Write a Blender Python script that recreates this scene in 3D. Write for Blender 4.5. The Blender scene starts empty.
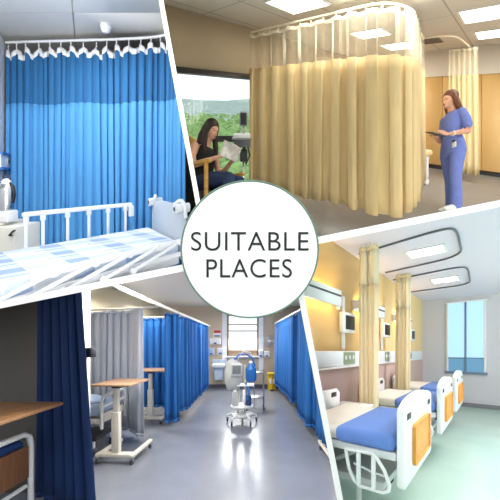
import bpy, bmesh, math, random
from mathutils import Vector, Matrix
random.seed(7)
PI = math.pi
SC = bpy.context.scene
COL = SC.collection
F, CX, CY, CZ = 280.0, 250.0, 250.0, 1.6          # focal length in pixels, picture centre, eye height

# ------------------------------------------------------------------ materials
def lin(c):
    c = c / 255.0
    return c / 12.92 if c <= 0.04045 else ((c + 0.055) / 1.055) ** 2.4
def rgb(c): return (lin(c[0]), lin(c[1]), lin(c[2]), 1.0)
def new_mat(name):
    m = bpy.data.materials.new(name); m.use_nodes = True
    nt = m.node_tree
    return m, nt, nt.nodes['Principled BSDF'], nt.nodes['Material Output']
def mat(name, col, rough=0.5, metal=0.0, spec=0.5, noise=None, bump=None, emit=None, alpha=None, sheen=0.0, trans=None):
    m, nt, b, out = new_mat(name)
    b.inputs['Base Color'].default_value = rgb(col)
    b.inputs['Roughness'].default_value = rough
    b.inputs['Metallic'].default_value = metal
    b.inputs['Specular IOR Level'].default_value = spec
    tc = nt.nodes.new('ShaderNodeTexCoord')
    if noise:
        scale, amt = noise[0], noise[1]
        n = nt.nodes.new('ShaderNodeTexNoise'); n.inputs['Scale'].default_value = scale; n.inputs['Detail'].default_value = 4
        mp = nt.nodes.new('ShaderNodeMapping')
        mp.inputs['Scale'].default_value = noise[2] if len(noise) > 2 else (1, 1, 1)
        nt.links.new(tc.outputs['Object'], mp.inputs['Vector']); nt.links.new(mp.outputs['Vector'], n.inputs['Vector'])
        r = nt.nodes.new('ShaderNodeMapRange')
        r.inputs['From Min'].default_value = 0.3; r.inputs['From Max'].default_value = 0.7
        r.inputs['To Min'].default_value = 1 - amt; r.inputs['To Max'].default_value = 1 + amt
        nt.links.new(n.outputs['Fac'], r.inputs['Value'])
        mx = nt.nodes.new('ShaderNodeMix'); mx.data_type = 'RGBA'; mx.blend_type = 'MULTIPLY'; mx.inputs[0].default_value = 1.0
        mx.inputs[6].default_value = rgb(col)
        nt.links.new(r.outputs['Result'], mx.inputs[7])
        nt.links.new(mx.outputs[2], b.inputs['Base Color'])
    if bump:
        n2 = nt.nodes.new('ShaderNodeTexNoise'); n2.inputs['Scale'].default_value = bump[0]
        bp = nt.nodes.new('ShaderNodeBump'); bp.inputs['Strength'].default_value = bump[1]; bp.inputs['Distance'].default_value = 0.01
        nt.links.new(tc.outputs['Object'], n2.inputs['Vector']); nt.links.new(n2.outputs['Fac'], bp.inputs['Height'])
        nt.links.new(bp.outputs['Normal'], b.inputs['Normal'])
    if emit:
        b.inputs['Emission Color'].default_value = rgb(emit[0]); b.inputs['Emission Strength'].default_value = emit[1]
    last = b.outputs['BSDF']
    if trans is not None:                               # thin cloth lets some light through
        t = nt.nodes.new('ShaderNodeBsdfTranslucent'); t.inputs['Color'].default_value = rgb(col)
        ms = nt.nodes.new('ShaderNodeMixShader'); ms.inputs[0].default_value = trans
        nt.links.new(last, ms.inputs[1]); nt.links.new(t.outputs['BSDF'], ms.inputs[2]); last = ms.outputs['Shader']
    if alpha is not None:                               # open net
        t = nt.nodes.new('ShaderNodeBsdfTransparent')
        ms = nt.nodes.new('ShaderNodeMixShader'); ms.inputs[0].default_value = alpha
        nt.links.new(t.outputs['BSDF'], ms.inputs[1]); nt.links.new(last, ms.inputs[2]); last = ms.outputs['Shader']
    nt.links.new(last, out.inputs['Surface'])
    return m
def grid_mat(name, col, line, su, sv, wu, rough=0.6, offu=0.0, offv=0.0):
    """flat panels with joints: lines every su / sv metres along the surface's own u and v"""
    m, nt, b, out = new_mat(name)
    b.inputs['Roughness'].default_value = rough
    uv = nt.nodes.new('ShaderNodeUVMap'); uv.uv_map = 'UVMap'
    sp = nt.nodes.new('ShaderNodeSeparateXYZ'); nt.links.new(uv.outputs['UV'], sp.inputs['Vector'])
    fac = None
    for ax, s, o in (('X', su, offu), ('Y', sv, offv)):
        if not s: continue
        a = nt.nodes.new('ShaderNodeMath'); a.operation = 'ADD'; a.inputs[1].default_value = 100 * s + o
        d = nt.nodes.new('ShaderNodeMath'); d.operation = 'MODULO'; d.inputs[1].default_value = s
        l = nt.nodes.new('ShaderNodeMath'); l.operation = 'LESS_THAN'; l.inputs[1].default_value = wu
        nt.links.new(sp.outputs[ax], a.inputs[0]); nt.links.new(a.outputs[0], d.inputs[0]); nt.links.new(d.outputs[0], l.inputs[0])
        if fac is None: fac = l.outputs[0]
        else:
            x = nt.nodes.new('ShaderNodeMath'); x.operation = 'MAXIMUM'
            nt.links.new(fac, x.inputs[0]); nt.links.new(l.outputs[0], x.inputs[1]); fac = x.outputs[0]
    mx = nt.nodes.new('ShaderNodeMix'); mx.data_type = 'RGBA'
    mx.inputs[6].default_value = rgb(col); mx.inputs[7].default_value = rgb(line)
    nt.links.new(fac, mx.inputs[0]); nt.links.new(mx.outputs[2], b.inputs['Base Color'])
    return m
def wood_mat(name, c1, c2, scale=(1, 14, 1), rough=0.45):
    m, nt, b, out = new_mat(name)
    b.inputs['Roughness'].default_value = rough
    tc = nt.nodes.new('ShaderNodeTexCoord'); mp = nt.nodes.new('ShaderNodeMapping'); mp.inputs['Scale'].default_value = scale
    n = nt.nodes.new('ShaderNodeTexNoise'); n.inputs['Scale'].default_value = 3; n.inputs['Detail'].default_value = 6
    nt.links.new(tc.outputs['Object'], mp.inputs['Vector']); nt.links.new(mp.outputs['Vector'], n.inputs['Vector'])
    r = nt.nodes.new('ShaderNodeValToRGB')
    r.color_ramp.elements[0].position = 0.35; r.color_ramp.elements[0].color = rgb(c1)
    r.color_ramp.elements[1].position = 0.65; r.color_ramp.elements[1].color = rgb(c2)
    nt.links.new(n.outputs['Fac'], r.inputs['Fac']); nt.links.new(r.outputs['Color'], b.inputs['Base Color'])
    return m
def glass_mat(name, tint, k=0.12):
    m, nt, b, out = new_mat(name)
    t = nt.nodes.new('ShaderNodeBsdfTransparent'); t.inputs['Color'].default_value = rgb(tint)
    g = nt.nodes.new('ShaderNodeBsdfGlossy'); g.inputs['Roughness'].default_value = 0.03
    ms = nt.nodes.new('ShaderNodeMixShader'); ms.inputs[0].default_value = k
    nt.links.new(t.outputs['BSDF'], ms.inputs[1]); nt.links.new(g.outputs['BSDF'], ms.inputs[2]); nt.links.new(ms.outputs['Shader'], out.inputs['Surface'])
    return m
def plaid_mat(name):
    m, nt, b, out = new_mat(name)
    b.inputs['Roughness'].default_value = 0.8
    uv = nt.nodes.new('ShaderNodeUVMap'); uv.uv_map = 'UVMap'
    sp = nt.nodes.new('ShaderNodeSeparateXYZ'); nt.links.new(uv.outputs['UV'], sp.inputs['Vector'])
    def stripe(ax, period, width, off=0.0):
        a = nt.nodes.new('ShaderNodeMath'); a.operation = 'ADD'; a.inputs[1].default_value = 50 * period + off
        d = nt.nodes.new('ShaderNodeMath'); d.operation = 'MODULO'; d.inputs[1].default_value = period
        l = nt.nodes.new('ShaderNodeMath'); l.operation = 'LESS_THAN'; l.inputs[1].default_value = width
        nt.links.new(sp.outputs[ax], a.inputs[0]); nt.links.new(a.outputs[0], d.inputs[0]); nt.links.new(d.outputs[0], l.inputs[0])
        return l.outputs[0]
    def mixc(fac, a, c, k):
        s = nt.nodes.new('ShaderNodeMath'); s.operation = 'MULTIPLY'; s.inputs[1].default_value = k; nt.links.new(fac, s.inputs[0])
        mx = nt.nodes.new('ShaderNodeMix'); mx.data_type = 'RGBA'; nt.links.new(s.outputs[0], mx.inputs[0])
        if isinstance(a, tuple): mx.inputs[6].default_value = a
        else: nt.links.new(a, mx.inputs[6])
        mx.inputs[7].default_value = c
        return mx.outputs[2]
    def both(a, c):
        x = nt.nodes.new('ShaderNodeMath'); x.operation = 'MULTIPLY'; nt.links.new(a, x.inputs[0]); nt.links.new(c, x.inputs[1]); return x.outputs[0]
    c = rgb((238, 243, 250))
    s1, s2 = stripe('X', .30, .11), stripe('Y', .24, .09)
    c = mixc(s1, c, rgb((196, 216, 240)), .55)
    c = mixc(s2, c, rgb((196, 216, 240)), .55)
    c = mixc(both(s1, s2), c, rgb((128, 158, 214)), .6)
    c = mixc(both(stripe('X', .30, .17, .06), stripe('Y', .24, .018, .10)), c, rgb((128, 158, 214)), .6)
    nt.links.new(c, b.inputs['Base Color'])
    return m

# ------------------------------------------------------------------ rooms
class Room:
    """p, q: plan axes of a room (p.x, p.y), w: height over its floor; every floor is a ramp of slope k, uprights stay upright"""
    def __init__(s, hy, h, ax):
        s.h, s.hy, s.k = h, hy, (CY - hy) / F
        L = math.hypot(*ax); s.P = (ax[0] / L, ax[1] / L); s.Q = (s.P[1], -s.P[0])
    def W(s, v):
        x = v[0] * s.P[0] + v[1] * s.Q[0]; y = v[0] * s.P[1] + v[1] * s.Q[1]
        return Vector((x, y, CZ - s.h + s.k * y + v[2]))
    def pq(s, x, y, w=0.0): return Vector((x * s.P[0] + y * s.P[1], x * s.Q[0] + y * s.Q[1], w))
    def at_Y(s, a, b, Y): return s.pq((a - CX) / F * Y, Y, s.h + (s.hy - b) / F * Y)
    def at_w(s, a, b, w): return s.at_Y(a, b, (s.h - w) * F / (b - s.hy))
    def at_p(s, a, b, p): return s.at_Y(a, b, p / ((a - CX) / F * s.P[0] + s.P[1]))
    def at_q(s, a, b, q): return s.at_Y(a, b, q / ((a - CX) / F * s.Q[0] + s.Q[1]))
class PlainRoom(Room):                                   # p = x to the right, q = y away from the viewer
    def __init__(s, hy, h):
        s.h, s.hy, s.k = h, hy, (CY - hy) / F; s.P = (1.0, 0.0); s.Q = (0.0, 1.0)
BLUE, CREAM, WARD, SUITE = PlainRoom(172, 1.1), Room(103, 1.55, (.681, .733)), PlainRoom(343, 1.55), Room(351, 1.4, (.661, .750))
RM = BLUE
ROOM_OF = {}
LOC = {}
def use(r):
    global RM
    RM = r

# ------------------------------------------------------------------ mesh building
class MB:
    def __init__(s): s.bm = bmesh.new()
    def ring(s, c, u, v, n): return [s.bm.verts.new(c + u * math.cos(2 * PI * i / n) + v * math.sin(2 * PI * i / n)) for i in range(n)]
    def box(s, lo, hi, bev=0.0, seg=2):
        lo, hi = Vector(lo), Vector(hi)
        r = bmesh.ops.create_cube(s.bm, size=1.0)
        for v in r['verts']: v.co = Vector((lo[i] + hi[i]) / 2 + v.co[i] * (hi[i] - lo[i]) for i in range(3)) if False else Vector([(lo[i] + hi[i]) / 2 + v.co[i] * (hi[i] - lo[i]) for i in range(3)])
        if bev:
            es = list({e for v in r['verts'] for e in v.link_edges})
            bmesh.ops.bevel(s.bm, geom=es, offset=bev, segments=seg, affect='EDGES', profile=0.5)
        return s
    def prism(s, poly, ext, bev=0.0):
        """closed polygon swept along ext"""
        ext = Vector(ext)
        a = [s.bm.verts.new(Vector(p)) for p in poly]; b = [s.bm.verts.new(Vector(p) + ext) for p in poly]
        f = [s.bm.faces.new(a), s.bm.faces.new(b[::-1])]
        n = len(a)
        for i in range(n): f.append(s.bm.faces.new((a[i], b[i], b[(i + 1) % n], a[(i + 1) % n])))
        if bev:
            es = list({e for ff in f[:2] for e in ff.edges})
            bmesh.ops.bevel(s.bm, geom=es, offset=bev, segments=2, affect='EDGES', profile=0.5)
        return s
    def tube(s, pts, r, n=10, closed=False, r2=None):
        pts = [Vector(p) for p in pts]; m = len(pts); rings = []
        prev = None
        for i, p in enumerate(pts):
            if closed: t = (pts[(i + 1) % m] - pts[i - 1])
            else: t = pts[min(i + 1, m - 1)] - pts[max(i - 1, 0)]
            if t.length < 1e-9: t = Vector((0, 0, 1))
            t.normalize()
            ref = Vector((0, 0, 1)) if abs(t.z) < .9 else Vector((1, 0, 0))
            if prev is not None: ref = prev
            u = (ref - t * ref.dot(t))
            if u.length < 1e-6: u = t.orthogonal()
            u.normalize(); v = t.cross(u); prev = u
            rr = r[i] if isinstance(r, (list, tuple)) else r
            rings.append(s.ring(p, u * rr, v * (rr if r2 is None else r2), n))
        for i in range(m if closed else m - 1):
            a, b = rings[i], rings[(i + 1) % m]
            for j in range(n): s.bm.faces.new((a[j], a[(j + 1) % n], b[(j + 1) % n], b[j]))
        if not closed:
            s.bm.faces.new(rings[0][::-1]); s.bm.faces.new(rings[-1])
        return s
    def cyl(s, a, b, r, n=14, r_end=None):
        return s.tube([a, b], [r, r if r_end is None else r_end], n)
    def ball(s, c, r, n=14):
        r = (r, r, r) if not isinstance(r, (tuple, list)) else r
        g = bmesh.ops.create_uvsphere(s.bm, u_segments=n, v_segments=max(6, n // 2 + 2), radius=1.0)
        for v in g['verts']: v.co = Vector((c[0] + v.co.x * r[0], c[1] + v.co.y * r[1], c[2] + v.co.z * r[2]))
        return s
    def lathe(s, c, prof, n=18):
        rings = [s.ring(Vector((c[0], c[1], c[2] + z)), Vector((r, 0, 0)), Vector((0, r, 0)), n) for r, z in prof]
        for a, b in zip(rings, rings[1:]):
            for j in range(n): s.bm.faces.new((a[j], a[(j + 1) % n], b[(j + 1) % n], b[j]))
        s.bm.faces.new(rings[0][::-1]); s.bm.faces.new(rings[-1])
        return s
    def loft(s, sec, n=14, cap=True):
        """sections (centre, u, v): half-axes vectors"""
        rings = [s.ring(Vector(c), Vector(u), Vector(v), n) for c, u, v in sec]
        for a, b in zip(rings, rings[1:]):
            for j in range(n): s.bm.faces.new((a[j], a[(j + 1) % n], b[(j + 1) % n], b[j]))
        if cap: s.bm.faces.new(rings[0][::-1]); s.bm.faces.new(rings[-1])
        return s
    def grid(s, rows):
        vs = [[s.bm.verts.new(Vector(p)) for p in r] for r in rows]
        for a, b in zip(vs, vs[1:]):
            for j in range(len(a) - 1): s.bm.faces.new((a[j], a[j + 1], b[j + 1], b[j]))
        return s
    def build(s, name, material, parent=None, xf=None, raw=None, uv=None, solid=0.0, smooth=True, sub=0, remesh=0.0, relax=0, ang=38):
        bm = s.bm
        bmesh.ops.recalc_face_normals(bm, faces=bm.faces)
        if xf:
            for v in bm.verts: v.co = Vector(xf(v.co))
        if raw is None:                                   # surface coordinates in metres along the room's axes
            lay = bm.loops.layers.uv.new('UVMap')
            bm.normal_update()
            for f in bm.faces:
                n = f.normal; k = max(range(3), key=lambda i: abs(n[i]))
                for l in f.loops:
                    c = l.vert.co
                    l[lay].uv = uv(c) if uv else ((c.x, c.y) if k == 2 else ((c.y, c.z) if k == 0 else (c.x, c.z)))
            for v in bm.verts: v.co = RM.W(v.co)
        else:                                             # an upright figure: turned and set down, nothing else
            base, rz = raw
            R = Matrix.Rotation(rz, 3, 'Z')
            for v in bm.verts: v.co = base + R @ v.co
        me = bpy.data.meshes.new(name)
        if parent is None:
            lo = Vector([min(v.co[i] for v in bm.verts) for i in range(3)]); hi = Vector([max(v.co[i] for v in bm.verts) for i in range(3)])
            org = Vector(((lo.x + hi.x) / 2, (lo.y + hi.y) / 2, lo.z))
        else: org = LOC[parent.name]
        for v in bm.verts: v.co -= org
        bm.to_mesh(me); bm.free()
        o = bpy.data.objects.new(name, me); COL.objects.link(o)
        if parent is None: o.location = org
        else: o.parent = parent
        LOC[o.name] = org; ROOM_OF[o.name] = RM
        me.materials.append(material)
        if remesh:
            md = o.modifiers.new('r', 'REMESH'); md.mode = 'VOXEL'; md.voxel_size = remesh
            dg = bpy.context.evaluated_depsgraph_get(); dg.update()
            m2 = bpy.data.meshes.new_from_object(o.evaluated_get(dg)); o.modifiers.clear()
            b2 = bmesh.new(); b2.from_mesh(m2)
            for _ in range(relax): bmesh.ops.smooth_vert(b2, verts=b2.verts, factor=.5, use_axis_x=True, use_axis_y=True, use_axis_z=True)
            b2.to_mesh(m2); b2.free()
            m2.name = name; o.data = m2; me = m2
            if not me.materials: me.materials.append(material)
        if smooth:
            for p in me.polygons: p.use_smooth = True
            if not remesh: me.set_sharp_from_angle(angle=math.radians(ang))
        if solid:
            md = o.modifiers.new('thickness', 'SOLIDIFY'); md.thickness = solid; md.offset = 0
        if sub:
            md = o.modifiers.new('round', 'SUBSURF'); md.levels = sub; md.render_levels = sub
        return o
def tag(o, label, cat, group=None, kind=None):
    o['label'] = label
    if cat: o['category'] = cat
    if group: o['group'] = group
    if kind: o['kind'] = kind
    return o
def thing(name, label, cat, base, group=None, world=None):
    o = bpy.data.objects.new(name, None); COL.objects.link(o)
    o.location = world if world is not None else RM.W(base); o.empty_display_size = .1
    LOC[o.name] = o.location.copy(); ROOM_OF[o.name] = RM
    return tag(o, label, cat, group)
def struct(name, mb, m, **k):
    o = mb.build(name, m, **k); o['kind'] = 'structure'; return o
def one(name, mb, m, label, cat, group=None, **k): return tag(mb.build(name, m, **k), label, cat, group)
def copy_tree(o, parent=None):
    c = o.copy(); COL.objects.link(c); c.parent = parent
    LOC[c.name] = LOC[o.name]; ROOM_OF[c.name] = ROOM_OF[o.name]
    for ch in [x for x in COL.objects if x.parent == o]: copy_tree(ch, c)
    return c
def dup(o, d, label, group=None):
    c = copy_tree(o); delta = RM.W(d) - RM.W((0, 0, 0))
    c.location = o.location + delta
    c['label'] = label
    if group: c['group'] = group
    return c
def place(base, rz=0.0):
    """local (x, y, z) of a piece of furniture -> room coordinates"""
    ca, sa = math.cos(rz), math.sin(rz)
    return lambda v: (base[0] + v[0] * ca - v[1] * sa, base[1] + v[0] * sa + v[1] * ca, base[2] + v[2])
def part_label(o, t): o['label'] = t; return o

# ------------------------------------------------------------------ curtains
class Drape:
    """a pleated sheet along a plan path (room coordinates)"""
    def __init__(s, path, wl, amp, seed=1, round_it=3, jit=.35):
        pts = [Vector((p[0], p[1], 0)) for p in path]
        for _ in range(round_it):
            if len(pts) < 3: break
            q = [pts[0]]
            for a, b in zip(pts, pts[1:]): q += [a * .75 + b * .25, a * .25 + b * .75]
            pts = q + [pts[-1]]
        s.L = [0.0]
        for a, b in zip(pts, pts[1:]): s.L.append(s.L[-1] + (b - a).length)
        s.pts, s.wl, s.amp = pts, wl, amp
        rnd = random.Random(seed)
        s.len = s.L[-1]
        n = max(3, int(s.len / wl)) + 2
        s.kn = [0.0]
        for i in range(n + 4): s.kn.append(s.kn[-1] + 1 + rnd.uniform(-jit, jit))
        f = (n) / s.kn[n]
        s.kn = [k * f for k in s.kn]
        s.am = [rnd.uniform(.6, 1.25) for _ in s.kn]
        s.tilt = [rnd.uniform(-1, 1) for _ in s.kn]
    def at(s, d):
        d = min(max(d, 0), s.len)
        for i in range(len(s.L) - 1):
            if d <= s.L[i + 1] + 1e-9:
                t = (d - s.L[i]) / max(1e-9, s.L[i + 1] - s.L[i]); a, b = s.pts[i], s.pts[i + 1]
                return a.lerp(b, t), (b - a).normalized()
        return s.pts[-1], (s.pts[-1] - s.pts[-2]).normalized()
    def pt(s, d, w, h01):
        """d along, w height, h01: 0 at the top, 1 at the hem"""
        c, t = s.at(d); n = Vector((-t.y, t.x, 0))
        x = d / s.wl
        i = 0
        while i < len(s.kn) - 2 and s.kn[i + 1] < x: i += 1
        u = (x - s.kn[i]) / (s.kn[i + 1] - s.kn[i])
        a = s.am[i] * (1 - u) + s.am[i + 1] * u; tl = s.tilt[i] * (1 - u) + s.tilt[i + 1] * u
        off = s.amp * a * (.75 + .35 * h01) * (math.cos(2 * PI * u) + .22 * math.sin(4 * PI * u + tl) + .12 * tl)
        along = s.wl * .13 * math.sin(4 * PI * u) * a
        p = c + n * off + t * (along + tl * .03 * h01)
        p = p + t * s.flare * h01 * d / s.len
        return Vector((p.x, p.y, w))
    flare = 0.0
    def sheet(s, wt, wb, top, bot, rows=6, topfn=None, dens=12, d0=0.0, d1=None, push=0.0):
        """rows between heights wt and wb of a cloth whose whole drop is top..bot"""
        d1 = s.len if d1 is None else d1
        n = max(6, int((d1 - d0) / s.wl * dens)); mb = MB(); R = []
        for r in range(rows + 1):
            row = []
            for j in range(n + 1):
                d = d0 + (d1 - d0) * j / n
                a = wt(d) if callable(wt) else wt; b = wb(d) if callable(wb) else wb
                w = a + (b - a) * r / rows
                row.append(s.pt(d, w, (top - w) / (top - bot)))
            R.append(row)
        return mb.grid(R)

# ------------------------------------------------------------------ figures
def limb(mb, pts, rad, n=12, flat=None):
    """tapered limb with rounded ends; flat = (axis, factor) squashes the section"""
    pts = [Vector(p) for p in pts]; out, rr = [], []
    t0 = (pts[1] - pts[0]).normalized(); t1 = (pts[-1] - pts[-2]).normalized()
    for k in (.98, .7, .35): out.append(pts[0] - t0 * rad[0] * math.sin(k * PI / 2)); rr.append(rad[0] * math.cos(k * PI / 2) + 1e-4)
    out += pts; rr += rad
    for k in (.35, .7, .98): out.append(pts[-1] + t1 * rad[-1] * math.sin(k * PI / 2)); rr.append(rad[-1] * math.cos(k * PI / 2) + 1e-4)
    mb.tube(out, rr, n)
    return mb
def torso(mb, sec, n=18):
    """sections (x, z, half depth, half width) lying across a spine in the x-z plane"""
    S = []
    for i, (x, z, a, b) in enumerate(sec): S.append((Vector((x, 0, z)), Vector((a, 0, 0)), Vector((0, b, 0))))
    mb.loft(S, n)
    return mb
def hand(mb, wrist, d, up, side, curl=.5, s=1.0):
    """palm and five fingers; d: direction of the fingers, up: back of the hand, side: towards the thumb"""
    w, d, up, side = Vector(wrist), Vector(d).normalized(), Vector(up).normalized(), Vector(side).normalized()
    mb.loft([(w + d * .0, side * .024 * s, up * .017 * s), (w + d * .03 * s, side * .034 * s, up * .016 * s), (w + d * .075 * s, side * .040 * s, up * .013 * s), (w + d * .09 * s, side * .038 * s, up * .010 * s)], 12)
    for k, ln in enumerate((.068, .076, .070, .054)):
        b = w + d * .082 * s + side * (.030 - .020 * k) * s
        pts = [b - d * .02 * s, b]; ang = 0.0; p = b.copy()
        for seg in range(3):
            ang += curl * (.5 + .35 * seg)
            p = p + (d * math.cos(ang) - up * math.sin(ang)) * ln * (.42, .32, .26)[seg] * s; pts.append(p.copy())
        limb(mb, pts, [.0085 * s, .0085 * s, .008 * s, .0075 * s, .0065 * s], 8)
    b = w + d * .03 * s + side * .030 * s
    limb(mb, [b - side * .012 * s, b + side * .02 * s + d * .018 * s - up * .006 * s, b + side * .026 * s + d * .045 * s - up * .014 * s, b + side * .024 * s + d * .066 * s - up * .02 * s], [.011 * s, .0105 * s, .009 * s, .0075 * s], 8)
    return mb
def head(mb, c, pitch, s=1.0):
    """skull, jaw, nose, brow, ears, neck root; faces +x, pitch turns it down; returns its transform"""
    R = Matrix.Rotation(pitch, 3, 'Y'); c = Vector(c)
    T = lambda v: c + R @ (Vector(v) * s)
    def ell(v, r):
        g = bmesh.ops.create_uvsphere(mb.bm, u_segments=16, v_segments=10, radius=1.0)
        for q in g['verts']: q.co = T((v[0] + q.co.x * r[0], v[1] + q.co.y * r[1], v[2] + q.co.z * r[2]))
    ell((-.012, 0, .03), (.098, .076, .092)); ell((.020, 0, -.03), (.070, .062, .080)); ell((.052, 0, -.078), (.036, .036, .030))
    ell((.074, 0, -.022), (.020, .013, .030)); ell((.098, 0, -.034), (.015, .014, .012)); ell((.070, 0, .018), (.026, .050, .012))
    ell((.084, 0, -.062), (.011, .022, .010)); ell((.050, .034, -.03), (.030, .024, .026)); ell((.050, -.034, -.03), (.030, .024, .026))
    for sg in (1, -1): ell((-.012, sg * .076, -.012), (.020, .010, .032))
    return T, R

# ------------------------------------------------------------------ materials used
WHITE = mat('white_paint', (248, 248, 247), .5)
PLAST = mat('white_plastic', (236, 237, 238), .35)
STEEL = mat('brushed_steel', (170, 172, 175), .3, metal=.85)
CHROME = mat('chrome', (205, 207, 210), .18, metal=1.0)
BLACK = mat('black_plastic', (22, 22, 24), .45)
RUBBER = mat('grey_rubber', (62, 62, 66), .6)
WMETAL = mat('white_enamel', (240, 242, 245), .3)
CRMETAL = mat('cream_enamel', (226, 220, 206), .35)
GLASS = glass_mat('window_glass', (247, 250, 252), .015)
ORIGIN = (Vector((0, 0, 0)), 0.0)

# ------------------------------------------------------------------ the stand: partition walls and the round sign on their crossing
def wedge(a, b):
    d = lambda p: Vector(((p[0] - CX) / F, 1.0, (CY - p[1]) / F))
    return d(a), d(b)
EYE = Vector((0, 0, CZ))
PLANES = {}; HALF = {}
def partition(name, a, b, thick, y0, y1):
    da, db = wedge(a, b); n = da.cross(db).normalized(); PLANES[name] = n; HALF[name] = thick / 2
    mb = MB(); c = []
    for s in (-1, 1):
        for d, y in ((da, y0), (db, y0), (db, y1), (da, y1)): c.append(mb.bm.verts.new(EYE + d * y + n * s * thick / 2))
    for q in ((0, 1, 2, 3), (7, 6, 5, 4), (0, 4, 5, 1), (1, 5, 6, 2), (2, 6, 7, 3), (3, 7, 4, 0)): mb.bm.faces.new([c[i] for i in q])
    o = mb.build(name, WHITE, raw=ORIGIN, smooth=False); o['kind'] = 'structure'
    return o
partition('wall_middle', (-60, 317.2), (560, 191.3), .0245, 1.0, 11.0)
partition('wall_upper', (152.8, -45), (207.5, 255), .0165, 1.0, 8.0)
partition('wall_lower', (292.5, 250), (351, 557), .021, 1.0, 11.0)

sign = thing('round_sign', 'round white sign with thin grey-green edge reading SUITABLE PLACES', 'sign', None, world=EYE + Vector((0, .975, 0)))
SR = .2405
mb = MB(); mb.tube([EYE + Vector((-.001, .985, .003)), EYE + Vector((-.001, 1.0, .003))], SR, 96)
mb.build('sign_board', WHITE, sign, raw=ORIGIN)
mb = MB(); mb.tube([EYE + Vector((-.001 + SR * math.cos(t * PI / 48), .984, .003 + SR * math.sin(t * PI / 48))) for t in range(96)], .003, 8, closed=True)
mb.build('sign_edge', mat('sage_edge', (96, 126, 108), .5), sign, raw=ORIGIN)
def lettering(text, x0, x1, y0, y1):
    cu = bpy.data.curves.new('text', 'FONT'); cu.body = text; cu.extrude = .02; cu.size = 1; cu.offset = -.006; cu.space_character = 1.06
    t = bpy.data.objects.new('text', cu); COL.objects.link(t)
    dg = bpy.context.evaluated_depsgraph_get(); dg.update()
    me = bpy.data.meshes.new_from_object(t.evaluated_get(dg)); bpy.data.objects.remove(t); bpy.data.curves.remove(cu)
    xs = [v.co.x for v in me.vertices]; ys = [v.co.y for v in me.vertices]
    Y = .984
    for v in me.vertices:
        px = x0 + (v.co.x - min(xs)) / (max(xs) - min(xs)) * (x1 - x0); py = y1 - (v.co.y - min(ys)) / (max(ys) - min(ys)) * (y1 - y0)
        v.co = EYE + Vector(((px - CX) / F * Y, Y - .001 + v.co.z * -.05, (CY - py) / F * Y)) - LOC[sign.name]
    me.materials.clear(); me.materials.append(mat('black_ink', (16, 16, 16), .6)); me.name = 'lettering'
    o = bpy.data.objects.new('lettering', me); COL.objects.link(o); o.parent = sign; LOC[o.name] = LOC[sign.name]; ROOM_OF[o.name] = None
lettering('SUITABLE', 191.2, 308.6, 231.8, 250.6)
lettering('PLACES', 206.5, 291.8, 259.0, 277.4)
for o in list(COL.objects): ROOM_OF[o.name] = None

def rect_w(pts, w, r=None):
    c = [RM.at_w(a, b, w) for a, b in pts]
    return (min(v.x for v in c), min(v.y for v in c)), (max(v.x for v in c), max(v.y for v in c))
def area(name, loc_w, size, power, col=(1, 1, 1), direction=(0, 0, -1), size_y=None):
    l = bpy.data.lights.new(name, 'AREA'); l.energy = power; l.color = col; l.size = size
    if size_y: l.shape = 'RECTANGLE'; l.size_y = size_y
    o = bpy.data.objects.new(name, l); COL.objects.link(o); o.location = loc_w
    o.rotation_euler = Vector(direction).to_track_quat('-Z', 'Y').to_euler()
    ROOM_OF[o.name] = None
    return o

# ================================================================== room with the bright blue curtain
use(BLUE)
BLUE_CLOTH = mat('blue_curtain_cloth', (80, 154, 214), .8, noise=(30, .05, (1, 1, .05)), trans=.12)
BLUE_NET = mat('blue_curtain_net', (38, 104, 158), .85, alpha=.88)
TAPE = mat('white_header_tape', (240, 240, 240), .7)
BACKGREY = mat('dark_taupe_wall', (98, 90, 84), .8)
PALE = mat('pale_wall_paint', (222, 226, 232), .7)
mb = MB(); mb.prism([(-4.2, 3.62, -.2), (0, 3.52, -.2), (0, 3.6, -.2), (-4.2, 3.7, -.2)], (0, 0, 2.85)); struct('wall_back', mb, BACKGREY)
mb = MB(); mb.prism([(-3.03, 3.63, .05), (-2.515, 2.75, .05), (-2.62, 2.71, .05), (-3.14, 3.6, .05)], (0, 0, 2.5)); struct('wall_left', mb, PALE)
mb = MB()
CEIL = 2.6
for i in range(-3, 4):                                    # metal ceiling panels with joints between
    for j in range(4):
        x0, y0 = -1.47 + i * 1.2, 1.0 + j * .82
        sk = lambda x, y: (x - .586 * (y - 2.3), y)
        mb.prism([(*sk(x0 + .008, y0 + .006), CEIL), (*sk(x0 + 1.192, y0 + .006), CEIL), (*sk(x0 + 1.192, y0 + .814), CEIL), (*sk(x0 + .008, y0 + .814), CEIL)], (0, 0, .02))
mb.box((-6, .9, CEIL + .02), (3, 4.4, CEIL + .06))
struct('ceiling', mb, mat('grey_ceiling_panels', (222, 220, 216), .5))
c = thing('smoke_detector', 'small white dome detector on the grey panelled ceiling', 'smoke detector', (-1.47, 2.85, CEIL - .09))
MB().lathe((-1.47, 2.85, CEIL - .025), [(.05, .025), (.055, .0), (.045, -.01)], 18).build('base', PLAST, c)
MB().lathe((-1.47, 2.85, CEIL - .09), [(.002, 0), (.028, .008), (.042, .03), (.045, .055)], 18).build('dome', PLAST, c)

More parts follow.
